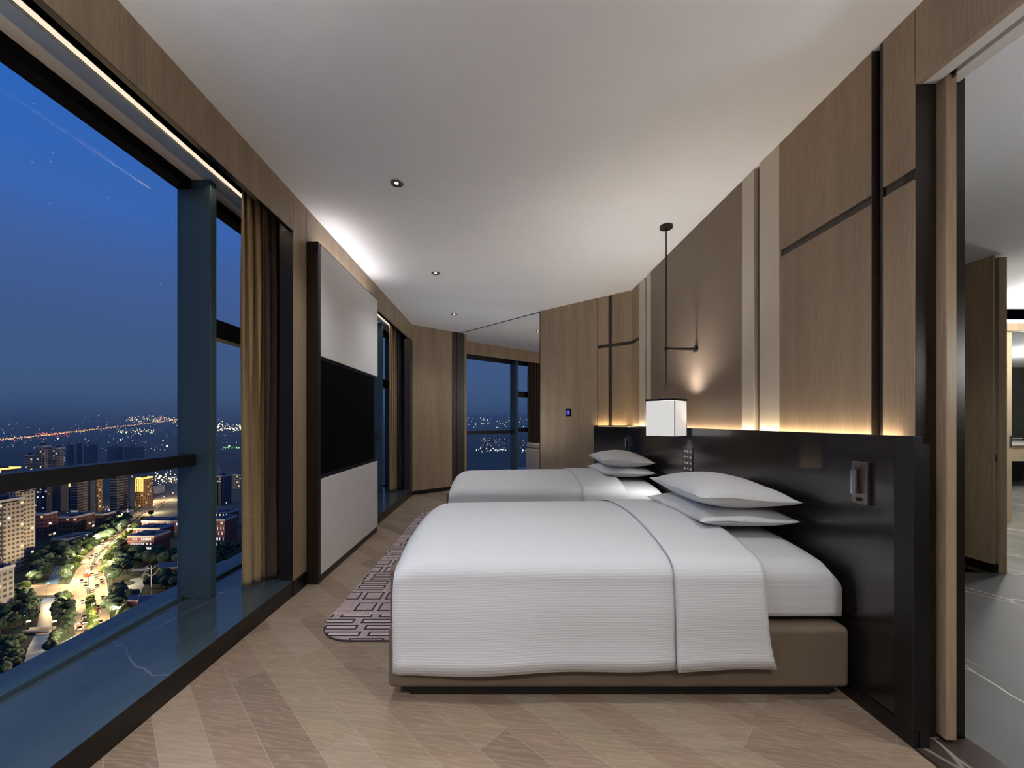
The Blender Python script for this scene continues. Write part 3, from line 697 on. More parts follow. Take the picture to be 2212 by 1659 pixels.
def make_bed(label, group):
    """local frame: x along the bed (foot at -.5, head at +1.6), y from the near side 0 to the far side 1.3"""
    t = thing('bed', label, 'bed', (0,0,0))
    L = dict(local=True)
    MB().box(-.512, 1.594, 0, 1.3, .062, .343).build('bed_base', 'base_fabric', t, bevel=.028, seg=4, **L)
    MB().box(-.42, 1.55, .06, 1.24, 0, .062).build('plinth', 'black_matte', t, **L)
    MB().box(-.506, -.470, .02, 1.28, .355, .60).build('foot_cushion', 'base_fabric', t, bevel=.008, seg=3, **L)
    # mattress
    rows = []; uvr = []; X0, X1, Y0, Y1 = -.46, 1.582, .035, 1.265
    mt = MB(); NX, NY = 40, 28
    xs_ = [X0+(X1-X0)*i/NX for i in range(NX+1)]; R_ = .085; pr_ = [(Y0+.02, .368), (Y0+.004, .376), (Y0, .40), (Y0, .52)]
    for k in range(0, 9): a_ = PI/2*k/8; pr_.append((Y0+R_*(1-math.cos(a_)), .625-R_+R_*math.sin(a_)))
    for k in range(1, NY): f_ = k/NY; pr_.append((Y0+R_+(Y1-Y0-2*R_)*f_, .625+.045*math.sin(PI*f_)**.8))
    for k in range(0, 9): a_ = PI/2*(1-k/8); pr_.append((Y1-R_*(1-math.cos(a_)), .625-R_+R_*math.sin(a_)))
    pr_ += [(Y1, .52), (Y1, .40), (Y1-.02, .368)]
    for i, x_ in enumerate(xs_+[X1]):
        e_ = min(1, (X1-x_)/.10); dr_ = .075*(1-math.sqrt(max(0, 1-(1-e_)**2)))
        last_ = i == len(xs_)
        row = [(x_, y_, z_-(dr_*max(0, (z_-.42)/.22))) if not last_ else (X1-.004, .65+(y_-.65)*.985, .368+(z_-dr_*max(0, (z_-.42)/.22)-.368)*.97) for y_, z_ in pr_]
        rows.append(row); uvr.append([(x_, k*.03) for k in range(len(pr_))])
    rows.append([(X1-.004, .65, .368+.002*k) for k in range(len(pr_))]); uvr.append(uvr[-1])
    rows.insert(0, [(X0, .65, .45) for _ in pr_]); uvr.insert(0, uvr[0])
    MB().grid(rows, uvr).build('mattress', 'linen', t, smooth=True, **L)
    # duvet
    def sheet(name, xa, xb, off, hemL, hemR, foot, y0=-.028, zt=.715, nx=46):
        pts = []; uvs = []
        xs = [xa+(xb-xa)*i/nx for i in range(nx+1)]
        for i, x in enumerate(xs):
            fx = (x-xa)/(xb-xa); hem = hemL+(hemR-hemL)*fx+.004*math.sin(x*7)
            P = duvet_profile(y0, 1.328, zt, hem, off); row = []; ur = []; s_acc = 0; last = None
            dist = x-(-.49)
            rr = .14; drop = .07*(1-math.sqrt(max(0, 1-((rr-dist)/rr)**2))) if foot and dist < rr else 0
            for j, (y, z) in enumerate(P):
                wgt = min(1, max(0, (z-.40)/.24)); wgt = wgt*wgt*(3-2*wgt)
                zz = z-drop*wgt
                if j < 9:      # soft hang with a slow wave
                    k = 1-j/8; y = y-.010*k*math.sin(x*3.1+1)-.006*k*math.sin(x*9+2)
                if last: s_acc += math.dist(last, (y, zz))
                last = (y, zz)
                xx = x
                if j < 9 and name == 'folded_sheet':
                    k = 1-j/8; xx = x+.055*k*k*fx+.014*k*(1-fx)
                elif j < 9 and not foot: xx = x
                elif j < 9 and fx < .1: xx = x+.03*(1-j/8)**2*(1-fx*10)
                crown = .012*math.sin(x*2.3)*math.sin(y*2.1) if j > 14 else 0
                if name == 'duvet' and j < 9 and fx < .06: zz = zz
                row.append((xx, y, zz+crown)); ur.append((x, s_acc))
            pts.append(row); uvs.append(ur)
        if foot:           # the end of the cover turns down over the foot
            for d_, lo in ((-.006, .06), (-.010, .14), (-.004, .24)):
                row = []
                for (x, y, z) in pts[0 if d_ == -.006 else 0]:
                    row.append((xa+d_, y+(.012 if y < .6 else -.012), max(min(z, .40), z-lo) if z > .42 else z))
                pts.insert(0, row); uvs.insert(0, [(u-.05, v) for (u, v) in uvs[0]])
        o = MB().grid(pts, uvs).build(name, 'linen', t, smooth=True, solid=.010, **L)
        return o
    sheet('duvet', -.474, .80, 0.0, .142, .175, True)
    sheet('folded_sheet', .772, 1.172, .014, .176, .176, False, y0=-.036, nx=20)
    return t
def pillow_mesh(a, b, th, seed, sag=.0):
    rnd = random.Random(seed); n = 26; top = []; bot = []; uv = []
    ph = [rnd.uniform(0, 6) for _ in range(4)]
    for i in range(n+1):
        rt = []; rb = []; ru = []
        for j in range(n+1):
            u = -1+2*i/n; v = -1+2*j/n
            su = math.copysign(1-(1-abs(u))**1.25, u); sv = math.copysign(1-(1-abs(v))**1.25, v)
            x = a*su*(1-.085*(1-sv*sv)); y = b*sv*(1-.065*(1-su*su))
            e = max(0, (1-su*su))**.5*max(0, (1-sv*sv))**.5
            z = th*e
            wr_ = .006*e**.3*math.sin(ph[0]+7*u+3*v)*(1-e)+.004*math.sin(ph[1]+11*v-4*u)*(1-e)
            zc = .12*th*(u*u+v*v)*.5+sag*(u*v)
            rt.append((x, y, z*1.10+wr_+zc)); rb.append((x, y, -z*.95+wr_*.5+zc)); ru.append((x, y))
        top.append(rt); bot.append(rb); uv.append(ru)
    m_ = MB().grid(top, uv); m_.grid([r[::-1] for r in bot], [r[::-1] for r in uv]); return m_
def make_pillow(a, b, th, seed, label, group):
    m_ = pillow_mesh(a, b, th, seed, .004)
    o = m_.build('pillow', 'pillow_cotton', smooth=True)
    bmx = bmesh.new(); bmx.from_mesh(o.data); bmesh.ops.remove_doubles(bmx, verts=bmx.verts, dist=.0004); bmesh.ops.recalc_face_normals(bmx, faces=bmx.faces); bmx.to_mesh(o.data); bmx.free()
    tag(o, label, 'pillow', group); return o
BY1, BY2 = 1.80, 3.72
bed = make_bed('near bed with crisp white cover, folded sheet and brown upholstered base', 'twin beds')
bed.location = (0, BY1, 0); bed['group'] = 'twin beds'
bed2 = copy_tree(bed); bed2.location = (0, BY2, 0); bed2['label'] = 'far bed with white cover standing beyond the near bed, below the oak wall'
p_top = make_pillow(.262, .375, .088, 1, 'plump upper pillow of the stack on the near bed', 'white pillows on the beds')
p_low = make_pillow(.262, .372, .070, 5, 'flatter lower pillow of the stack on the near bed', 'white pillows on the beds')
p_top.location = (1.298, BY1+.60, .868); p_top.rotation_euler = (0, .035, -.03)
p_low.location = (1.302, BY1+.63, .748); p_low.rotation_euler = (0, .0, .02)
q_top = p_top.copy(); COL.objects.link(q_top); q_top.location.y += BY2-BY1; q_top['label'] = 'upper white pillow of the stack on the far bed'
q_low = p_low.copy(); COL.objects.link(q_low); q_low.location.y += BY2-BY1; q_low['label'] = 'lower white pillow of the stack on the far bed'

# nightstand between the beds
ns = thing('nightstand', 'low black nightstand in the gap between the two beds', 'nightstand', (1.38, 3.41, 0))
MB().box(1.12, 1.605, 3.18, 3.64, .50, .54).build('top', 'black_lacquer', ns, bevel=.003, seg=1)
MB().box(1.16, 1.60, 3.20, 3.62, .12, .50).build('cabinet', 'black_matte', ns)
MB().box(1.14, 1.16, 3.21, 3.61, .14, .49).build('drawer', 'black_lacquer', ns)
MB().box(1.18, 1.58, 3.22, 3.60, 0, .12).build('plinth', 'baseboard_black', ns)
MB().lathe([(.0005,.018),(.014,.014),(.016,0)], (1.40, 3.50, .54), 16).build('power_knob', 'chrome', ns, smooth=True)

# rug in the walkway
rg = thing('rug', 'long mauve rug with black and pale rectangle outlines beside the beds', 'rug', (-.78, 3.7, 0))
rx0, rx1, ry0, ry1, rr = -1.10, -.44, 2.30, 5.6, .22
poly = []
for cx_, cy_, a0 in ((rx1-.05, ry0+.05, -PI/2), (rx1-.05, ry1-.05, 0), (rx0+rr, ry1-rr, PI/2), (rx0+rr, ry0+rr, PI)):
    r_ = .05 if cx_ > -.6 else rr
    for k in range(9): a_ = a0+PI/2*k/8; poly.append((cx_+r_*math.cos(a_), cy_+r_*math.sin(a_)))
MB().prism(poly, 0.001, .009).build('border', 'rug_edge', rg)
cen = Vector((-.77, 3.95)); inn = [tuple(Vector(p)+(cen-Vector(p)).normalized()*.006) for p in poly]
MB().prism(inn, .009, .012).build('pile', 'rug_pattern', rg)

# armchair in the adjoining room
ac = thing('armchair', 'pale beige armchair just visible beside the oak wall in the adjoining room', 'armchair', (1.0, 8.25, 0), .35)
def acb(mb, n, m_, **k): return mb.build(n, m_, ac, local=True, **k)
acb(MB().box(-.34, .34, -.32, .32, .18, .42), 'seat', 'beige_seat', bevel=.05, seg=4)
acb(MB().box(-.36, -.25, -.34, .34, .18, .72), 'backrest', 'beige_seat', bevel=.04, seg=4)
acb(MB().box(-.35, -.26, -.33, .33, .73, .83), 'head_roll', 'beige_seat', bevel=.035, seg=4)
for sy in (-1, 1): acb(MB().box(-.34, .30, sy*.36, sy*.27, .18, .58), 'armrest', 'beige_seat', bevel=.03, seg=3)
for sx in (-1, 1):
    for sy in (-1, 1): acb(MB().tube((sx*.28, sy*.28, .18), (sx*.30, sy*.30, 0), .02, .012), 'leg', 'bronze_dark')

t = thing('added_uplight', 'added small uplight hidden behind the far bed to brighten the ceiling', 'uplight', (-.05, 5.45, 0))  # unseen uplight added to brighten the far ceiling and angled wall
MB().lathe([(.0005,0),(.07,0),(.075,.02),(.06,.17),(.075,.19),(.068,.19),(.05,.15),(.0005,.15)], (-.05,5.45,0), 24).build('housing', 'bronze_dark', t, smooth=True)
# added floor lamps, out of view, that house the fill lights
for (x, y), l in (((1.30, .25), 'added fill lamp with drum shade by the hallway opening, beside the viewer'), ((-1.22, .15), 'added fill lamp with drum shade by the window, beside the viewer'), ((.2, -2.2), 'added fill lamp with drum shade against the back wall')):
    t = thing('fill_lamp', l, 'floor lamp', (x, y, 0))
    MB().lathe([(.0005,0),(.15,0),(.15,.02),(.02,.03),(.0005,.03)], (x,y,0), 24).build('base', 'bronze_dark', t)
    MB().tube((x,y,.02), (x,y,1.72), .012).build('pole', 'bronze_dark', t)
    MB().lathe([(.19,1.74),(.17,2.14)], (x,y,0), 32).build('lamp_shade', 'fill_shade_glow', t, smooth=True, solid=.004)
# ================================================================ THE CITY FAR BELOW THE WINDOWS
G = EYE-110.0                                             # street level
def facade(name, wall, glass, lit, wu, wv, frac, strength=1.0, warm=.5, su=(.2,.8), sv=(.25,.75)):
    m, nt, bs = newmat(name)
    tc = NN(nt, 'ShaderNodeTexCoord'); s = NN(nt, 'ShaderNodeSeparateXYZ'); nt.links.new(tc.outputs['UV'], s.inputs[0])
    u = MATH(nt, 'DIVIDE', s.outputs[0], wu); v = MATH(nt, 'DIVIDE', s.outputs[1], wv)
    fu, fv = MATH(nt, 'FRACT', u), MATH(nt, 'FRACT', v)
    band = lambda f, a, b: MATH(nt, 'MULTIPLY', MATH(nt, 'GREATER_THAN', f, a), MATH(nt, 'LESS_THAN', f, b))
    mask = MATH(nt, 'MULTIPLY', band(fu, *su), band(fv, *sv))
    cb = NN(nt, 'ShaderNodeCombineXYZ'); nt.links.new(MATH(nt, 'FLOOR', u), cb.inputs[0]); nt.links.new(MATH(nt, 'FLOOR', v), cb.inputs[1])
    oi = NN(nt, 'ShaderNodeObjectInfo'); nt.links.new(MATH(nt, 'MULTIPLY', oi.outputs['Random'], 97), cb.inputs[2])
    wn = NN(nt, 'ShaderNodeTexWhiteNoise', noise_dimensions='3D'); nt.links.new(cb.outputs[0], wn.inputs['Vector'])
    on = MATH(nt, 'MULTIPLY', MATH(nt, 'LESS_THAN', wn.outputs[0], frac), mask)
    s2 = NN(nt, 'ShaderNodeSeparateXYZ'); nt.links.new(wn.outputs[1], s2.inputs[0])
    col = MIX(nt, MATH(nt, 'GREATER_THAN', s2.outputs[1], warm), (1,.72,.40,1), (.95,.97,1,1))
    nt.links.new(MIX(nt, mask, wall, glass), bs.inputs['Base Color'])
    nt.links.new(col, bs.inputs['Emission Color'])
    nt.links.new(MATH(nt, 'MULTIPLY', on, MATH(nt, 'MULTIPLY', s2.outputs[2], strength)), bs.inputs['Emission Strength'])
    bs.inputs['Roughness'].default_value = .7
    m.cycles.emission_sampling = 'NONE'; M[name] = m
facade('facade_beige', srgb(152,148,146), srgb(50,54,66), None, 2.6, 3.2, .10, 1.6, .75)
facade('facade_grey', srgb(128,132,142), srgb(40,48,64), None, 2.8, 3.1, .16, 1.2, .6)
facade('facade_dark', srgb(74,80,98), srgb(50,62,86), None, 3.4, 3.3, .04, .8, .3)
facade('facade_stripe', srgb(140,138,142), srgb(44,48,62), None, 9.0, 3.2, .03, .8, .5, (.03,.97), (.28,.95))
facade('facade_blue', srgb(78,98,122), srgb(60,84,112), None, 6.0, 4.0, .02, .5, .3)
facade('facade_gold', srgb(190,150,96), srgb(88,66,50), None, 3.0, 3.4, .22, 1.0, 1.0)
facade('facade_brick', srgb(128,84,80), srgb(46,46,58), None, 3.6, 3.6, .12, 1.2, .5)
plain('roof_blue', srgb(74,88,114)[:3], .8, noise=.1, nscale=.2)
plain('roof_light', srgb(150,156,170)[:3], .8, noise=.06, nscale=.1)
plain('brick_red', srgb(120,70,68)[:3], .8)
plain('pale_wall', srgb(170,172,180)[:3], .8)
plain('asphalt', srgb(122,112,104)[:3], .8, noise=.10, nscale=.3)
plain('paving', srgb(138,148,158)[:3], .8, noise=.08, nscale=.12)
plain('river_water', srgb(74,98,136)[:3], .4, noise=.1, nscale=.1)
plain('grass_ground', srgb(38,54,44)[:3], .95, noise=.35, nscale=.05)
plain('field_ground', srgb(82,92,96)[:3], .95, noise=.25, nscale=.004)
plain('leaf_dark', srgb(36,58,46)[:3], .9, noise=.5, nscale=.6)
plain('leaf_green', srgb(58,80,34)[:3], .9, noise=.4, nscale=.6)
plain('bark', srgb(70,54,42)[:3], .9)
plain('car_paint', srgb(150,150,155)[:3], .3); plain('bus_red', srgb(190,52,34)[:3], .4); plain('lane_paint', srgb(225,220,205)[:3], .7)
emit('gold_light', (1,.62,.16,1), 1.6); emit('head_light', (1,.93,.78,1), 7); emit('tail_light', (1,.10,.04,1), 3.5); emit('street_light', (1,.80,.45,1), 9)
emit('white_light', (.86,.93,1,1), 3); emit('orange_light', (1,.48,.16,1), 4); emit('red_light', (1,.12,.10,1), 3); emit('green_light', (.45,1,.30,1), 2.2); emit('window_light', (.95,.98,1,1), .9); emit('window_warm', (1,.82,.55,1), .8)

def P3(px, py, z=None): 
    z = G if z is None else z; x, y = gp(px, py, z); return (x, y)
# ground: near city level, then land that climbs slowly to the hazy horizon
rows = []
for Y, zz in ((60, G-.3), (600, G-.3), (1500, G-.3), (2600, G+2), (4200, G+35), (6500, G+118), (9500, G+240), (13000, G+330), (20000, G+350)):
    rows.append([(-Y*1.5-300+k*(Y*3.0+600)/12, Y, zz+(6*math.sin(k*2.1+Y) if Y > 9000 else 0)) for k in range(13)])
land = structure('terrain_ground', 'dark land reaching from the towers to the hazy horizon')
MB().grid(rows).build('farmland', 'field_ground', land)
MB().prism([P3(-200,1130), P3(560,1130), P3(900,1700), P3(-500,1700)], G-.25, G-.05).build('park_ground', 'grass_ground', land)

def slab(name, pts, mat, z0, z1, parent=None, **k): return MB().prism([P3(*p) for p in pts], z0, z1).build(name, mat, parent, **k)
rv = slab('river', [(122,1222),(144,1228),(128,1252),(120,1270),(118,1310),(108,1370),(96,1400),(76,1480),(40,1540),(0,1540),(38,1480),(60,1400),(77,1370),(88,1310),(92,1270),(108,1244)], 'river_water', G-.05, G+.06)
rv['kind'] = 'structure'; rv['label'] = 'narrow river reflecting the dusk sky between tree banks'
# main road
Lp = [(170,1480),(163,1380),(156,1320),(150,1262),(162,1238),(184,1200),(212,1178),(240,1146),(290,1108),(332,1078),(386,1046),(470,1000)]
Rp = [(262,1480),(243,1380),(236,1320),(232,1262),(224,1236),(234,1205),(258,1175),(284,1148),(328,1110),(352,1090),(390,1070),(480,1020)]
rd = structure('road', 'wide lamplit main road running from the bottom to the right')
MB().grid([[(*P3(*l), G+.1) for l in Lp], [(*P3(*r), G+.1) for r in Rp]]).build('road_surface', 'asphalt', rd)
cen_ = [((l[0]+r[0])/2, (l[1]+r[1])/2) for l, r in zip(Lp, Rp)]
ln = MB()
def lerp2(a, b, t): return (a[0]+(b[0]-a[0])*t, a[1]+(b[1]-a[1])*t)
def road_pt(s, t):
    """s along 0..11, t across 0..1, in street coordinates"""
    i = min(int(s), len(Lp)-2); f = s-i
    a = lerp2(P3(*Lp[i]), P3(*Lp[i+1]), f); b = lerp2(P3(*Rp[i]), P3(*Rp[i+1]), f); return Vector(lerp2(a, b, t))
for t in (.03, .25, .42, .58, .75, .97):
    s = .1
    while s < 10.5:
        a = road_pt(s, t); b = road_pt(s+.12, t)
        if (b-a).length > .5: ln.bar(a, b, -.12, .12, G+.12, G+.16)
        s += .3
ln.build('lane_marking', 'lane_paint', rd)
slab('road_surface', [(40,1270),(160,1266),(160,1290),(38,1292)], 'asphalt', G+.3, G+1.6, rd)
md_ = MB()
for s in range(20):
    if 2.6 < s*.4 < 3.9: continue
    a = road_pt(s*.4+.1, .5); b = road_pt(s*.4+.4, .5); md_.bar(a, b, -1.0, 1.0, G+.1, G+.5)
md_.build('median_strip', 'grass_ground', rd)
br = thing('footbridge', 'small footbridge over the river with a lamp at either end', 'bridge', (*P3(84,1367), G))
a, b = Vector(P3(56,1368)), Vector(P3(114,1366))
MB().bar(a, b, -1.6, 1.6, G+.8, G+1.3).build('deck', 'asphalt', br)
MB().bar(a, b, -1.7, -1.6, G+1.3, G+2.2).build('railing', 'pale_wall', br)
MB().bar(a, b, 1.6, 1.7, G+1.3, G+2.2).build('railing', 'pale_wall', br)

def street_lamp(p, h=9.5, power=5200, label='street lamp lighting the main road', group='street lamps along the main road', col=(1,.68,.34), head='street_light', r=.55):
    t = thing('street_lamp', label, 'street lamp', (p[0], p[1], G+.1), group=group)
    MB().tube((p[0],p[1],G), (p[0],p[1],G+h), .12, .07, n=8).build('pole', 'frame_dark', t)
    MB().tube((p[0],p[1],G+h), (p[0]+1.2,p[1],G+h+.3), .08, .06, n=6).build('arm', 'frame_dark', t)
    MB().lathe([(.02,-.35),(r*.6,-.28),(r*.6,.0),(.02,.25)], (p[0]+1.2,p[1],G+h+.2), 10).build('lamp_head', head, t)
    if power: lamp('street_lamp_glow', 'POINT', (p[0]+1.2, p[1], G+h-.6), power, col, size=.5, parent=t)
for i, s in enumerate([.35, .9, 1.5, 2.2, 2.8, 3.3, 3.9, 4.6, 5.3, 6.0, 6.7, 7.4, 8.1, 8.8, 9.5, 10.2]):
    street_lamp(road_pt(s, .0 if i % 2 else 1.0), power=(26000 if s < 6 else 45000))
    if s < 7: street_lamp(road_pt(s+.1, .5), power=16000, group='street lamps along the main road')
for px, py in ((60,1268),(100,1293),(140,1267)): street_lamp(P3(px,py), power=14000, label='street lamp on the road bridge over the river', group='street lamps on the bridge')
for px, l in ((57,'left'),(113,'right')): street_lamp(P3(px,1367), h=6, power=1500, label='bright lamp at the %s end of the small footbridge' % l, group=None, head='street_light', r=1.5)
for i, (px, py) in enumerate(((65,1308),(58,1328),(50,1350),(100,1228),(94,1236),(88,1228),(108,1216))):
    street_lamp(P3(px,py), h=5, power=260, label='small white path lamp between the park trees by the river', group='path lamps in the park', col=(.9,.95,1), head='white_light', r=.8)

# cars and buses on the road
def make_car(label, group):
    t = thing('car', label, 'car', group=group)
    MB().box(-2.2,2.2,-.9,.9,.35,.85).build('body', 'car_paint', t, bevel=.15, seg=2, local=True)
    MB().add([(-1.5,-.82,.85),(1.1,-.82,.85),(1.1,.82,.85),(-1.5,.82,.85),(-1.0,-.68,1.42),(.45,-.68,1.42),(.45,.68,1.42),(-1.0,.68,1.42)], [(0,1,5,4),(1,2,6,5),(2,3,7,6),(3,0,4,7),(4,5,6,7),(3,2,1,0)]).build('cabin', 'screen_black', t, local=True)
    for x in (-1.35,1.35):
        for y in (-.85,.85): MB().tube((x,y-.1,.33),(x,y+.1,.33),.33,n=10).build('wheel', 'black_matte', t, local=True)
    for y in (-.6,.6):
        MB().box(2.16,2.26,y-.22,y+.22,.5,.75).build('headlight', 'head_light', t, local=True)
        MB().box(-2.26,-2.16,y-.22,y+.22,.55,.8).build('taillight', 'tail_light', t, local=True)
    return t
c0_ = make_car('small car with lit headlights on the main road', 'cars driving on the main road'); used = False
rnd = random.Random(3)
for s0 in [x*.19 for x in range(1, 50)]:
    for side in (0, 1):
        if rnd.random() < .42: continue
        t_ = (rnd.choice((.14,.30,.42)) if side == 0 else rnd.choice((.60,.72,.86)))
        s_ = s0+rnd.uniform(-.05,.05); p = road_pt(s_, t_); q_ = road_pt(s_+.05, t_); d = (q_-p) if side else (p-q_)
        c_ = copy_tree(c0_) if used else c0_; used = True
        c_.location = (p.x, p.y, G+.12); c_.rotation_euler = (0,0,math.atan2(d.y, d.x))
def make_bus(label, s, t_, side):
    p = road_pt(s, t_); q_ = road_pt(s+.05, t_); d = (q_-p) if side else (p-q_)
    t = thing('bus', label, 'bus', (p.x, p.y, G+.12), math.atan2(d.y, d.x))
    MB().box(-5.8,5.8,-1.25,1.25,.4,3.1).build('body', 'bus_red', t, bevel=.15, seg=2, local=True)
    MB().box(-5.2,5.2,-1.28,1.28,1.5,2.4).build('window_band', 'window_warm', t, local=True)
    MB().box(-5.0,3.0,-.9,.9,3.1,3.3).build('roof_unit', 'bus_red', t, local=True)
    for x in (-3.6,3.6):
        for y in (-1.2,1.2): MB().tube((x,y-.12,.5),(x,y+.12,.5),.5,n=10).build('wheel', 'black_matte', t, local=True)
make_bus('red bus just above the road junction', 3.75, .45, 1)
make_bus('red bus below the road junction beside the planted median', 1.9, .56, 1)
make_bus('red bus nearest to the bottom of the window on the main road', .95, .60, 1)

# buildings
FOOT = []
def building(name, label, px0, px1, ytop, ybase, depth, mat, rot=0.0, crown=None, extra=None, cat='building', zr=None, roofmat='roof_blue'):
    x0, Y = P3(px0, ybase); x1, _ = P3(px1, ybase); h = (ybase-ytop)/F*Y
    if x1 < 0:
        depth = min(depth, .5*(x1-x0)*Y/abs(x1)+2); x1 = x1*(Y+depth)/Y
    wd = x1-x0; cx = (x0+x1)/2; FOOT.append((cx-wd/2-1, cx+wd/2+1, Y-1, Y+depth+1))
    t = thing(name, label, cat, (cx, Y+depth/2, G), rot)
    hw = wd/2; hd = depth/2; L = dict(local=True)
    if extra == 'wings':
        MB().box(-hw, hw, -hd*.6, hd, 0, h*.97).build('tower_body', mat, t, **L)
        n = max(2, int(wd/9))
        for k in range(n):
            a = -hw+wd*(k+.15)/n; MB().box(a, a+wd*.62/n, -hd, -hd*.6, 0, h).build('bay', mat, t, **L)
    else:
        MB().box(-hw, hw, -hd, hd, 0, h).build('tower_body' if h > 25 else 'main_block', mat, t, **L)
    pr = MB()
    pr.box(-hw-.3, hw+.3, -hd-.3, -hd, h-.6, h+1.2).box(-hw-.3, hw+.3, hd, hd+.3, h-.6, h+1.2).box(-hw-.3, -hw, -hd, hd, h-.6, h+1.2).box(hw, hw+.3, -hd, hd, h-.6, h+1.2)
    pr.build('parapet', 'pale_wall' if not crown else 'gold_light', t, **L)
    MB().box(-hw+.2, hw-.2, -hd+.2, hd-.2, h, h+.3).build('roof', roofmat, t, **L)
    MB().box(-hw*.45, hw*.2, -hd*.4, hd*.4, h+.3, h+(3.5 if h > 25 else 2)).build('roof_house', 'facade_dark' if h > 25 else roofmat, t, **L)
    if crown:
        for k in range(5):
            a = -hw+wd*k/4; MB().box(a-.5, a+.5, -hd-.5, -hd-.3, h*.55, h).build('light_strip', 'gold_light', t, **L)
    return t, h, hw, hd
building('apartment_tower', 'tall beige apartment tower at the left edge of the view, nearest to the hotel', -46, 52, 1085, 1246, 22, 'facade_beige', extra='wings')
building('apartment_tower', 'beige apartment tower just behind the nearest tower, slightly taller', 12, 76, 1060, 1214, 22, 'facade_beige', extra='wings')
building('apartment_block', 'lower grey apartment block at the left edge below the beige towers', -40, 31, 1236, 1338, 18, 'facade_grey', extra='wings')
building('apartment_tower', 'grey tower with many lit windows left of the tallest grey pair', 54, 76, 985, 1106, 20, 'facade_grey')
building('apartment_tower', 'taller left one of the pair of grey towers with lit windows', 78, 111, 965, 1104, 22, 'facade_grey', extra='wings')
building('apartment_tower', 'right one of the pair of grey towers with lit windows', 113, 141, 969, 1100, 22, 'facade_grey', extra='wings')
building('apartment_tower', 'distant slate tower at the left end of the unlit trio', 143, 160, 961, 1012, 26, 'facade_blue')
building('apartment_tower', 'distant slate tower in the middle of the unlit trio', 164, 177, 957, 1012, 26, 'facade_blue')
building('apartment_tower', 'distant broad slate tower at the right end of the unlit trio', 181, 211, 960, 1012, 30, 'facade_blue')
building('office_tower', 'broad tower with a glowing gold roof line at the far left above the rail', -30, 44, 1014, 1120, 24, 'facade_dark', crown=True)
building('office_tower', 'dark tower with a short gold roof line seen above the rail', 148, 164, 1012, 1100, 18, 'facade_dark', crown=True)
building('office_block', 'wide bluish slab building in the distance with a lit corner', 232, 265, 965, 1014, 34, 'facade_blue')
building('office_block', 'second wide bluish slab building farther right in the distance', 268, 312, 965, 1014, 34, 'facade_blue')
building('apartment_tower', 'dark tower with pale horizontal bands below the rail', 152, 190, 1030, 1108, 22, 'facade_stripe')
building('apartment_tower', 'slim dark tower beside the banded tower below the rail', 191, 206, 1026, 1108, 22, 'facade_dark')
building('office_tower', 'slim tower with a warm lit edge between the banded towers', 208, 222, 1024, 1104, 20, 'facade_gold')
building('apartment_tower', 'second dark tower with pale bands left of the gold crowned tower', 237, 276, 1020, 1104, 24, 'facade_stripe')
building('apartment_tower', 'slim dark tower right of the second banded tower', 277, 292, 1018, 1102, 24, 'facade_dark')
building('office_tower', 'tower with a glowing gold crown beside the main road', 294, 330, 1034, 1096, 26, 'facade_gold', crown=True)
building('apartment_tower', 'dark narrow tower behind the beige towers near the rail', 90, 120, 1034, 1106, 22, 'facade_dark')
building('apartment_tower', 'dark tower with scattered lights left of the banded tower', 122, 148, 1032, 1106, 22, 'facade_dark')
building('brick_block', 'brick block with pale rows of windows behind the trees', 78, 124, 1112, 1162, 26, 'facade_brick')
building('long_block', 'long low block with a dark blue roof beyond the park', 126, 205, 1118, 1150, 40, 'facade_brick')
building('long_block', 'low block with a dark blue roof next to the main road bend', 206, 250, 1112, 1142, 46, 'facade_brick')
building('long_block', 'low reddish block with a stepped roof in front of the trees', 112, 200, 1166, 1186, 26, 'facade_brick')
building('shop_hall', 'brightly lit white shop hall beside the main road', 252, 274, 1108, 1124, 24, 'facade_grey')
t, h, hw, hd = building('shop_sign_hall', 'glaring white lit box front beside the main road', 275, 288, 1104, 1122, 20, 'pale_wall')
MB().box(-hw*.9, hw*.9, -hd-.4, -hd, h*.25, h*.95).build('lit_front', 'window_light', t, local=True)
building('warehouse', 'pale low building beside the far bend of the road', 332, 356, 1052, 1066, 40, 'pale_wall', roofmat='roof_light')
# school blocks with rows of lit windows
def school(label, px0, px1, ytop, ybase, n, r, depth=16, lit=.9, mat='brick_red'):
    t, h, hw, hd = building('school_block', label, px0, px1, ytop, ybase, depth, mat)
    m0 = M['window_light']; proto_ = None; rn = random.Random(px0)
    ww = 2*hw*.80/n
    for k in range(n):
        for q in range(r):
            if rn.random() > lit: continue
            x = -hw*.80+ww*k+ww*.2; z_ = h*(q+.3)/r
            if proto_ is None:
                proto_ = MB().box(0, ww*.55, -.15, 0, 0, h*.45/r).build('window', 'window_light', t, local=True); w_ = proto_
            else: w_ = proto_.copy(); COL.objects.link(w_); w_.parent = t
            w_.location = (x, -hd, z_)
    for q in range(r+1): MB().box(-hw-.1, hw+.1, -hd-.5, -hd, h*q/r-.15, h*q/r+.15).build('floor_band', 'pale_wall', t, local=True)
school('brick school block with four rows of lit windows nearest to the plaza', 276, 368, 1160, 1200, 12, 4)
school('second school block with a row of lit windows behind the nearest one', 288, 376, 1143, 1168, 12, 2, lit=.7)
school('third school block with lit top windows farther behind', 306, 420, 1127, 1148, 14, 2, lit=.6)
school('school block with lit rows seen between mullion and curtain', 462, 512, 1124, 1182, 8, 5, lit=.35)
school('long low block with lit rows farther back between mullion and curtain', 455, 516, 1108, 1126, 9, 2, lit=.5)
building('apartment_tower', 'dark apartment tower seen between mullion and curtain', 462, 500, 1030, 1092, 24, 'facade_dark', extra='wings')
building('office_block', 'block with a pale lattice facade beside the gold curtain', 503, 540, 1026, 1056, 26, 'facade_grey')
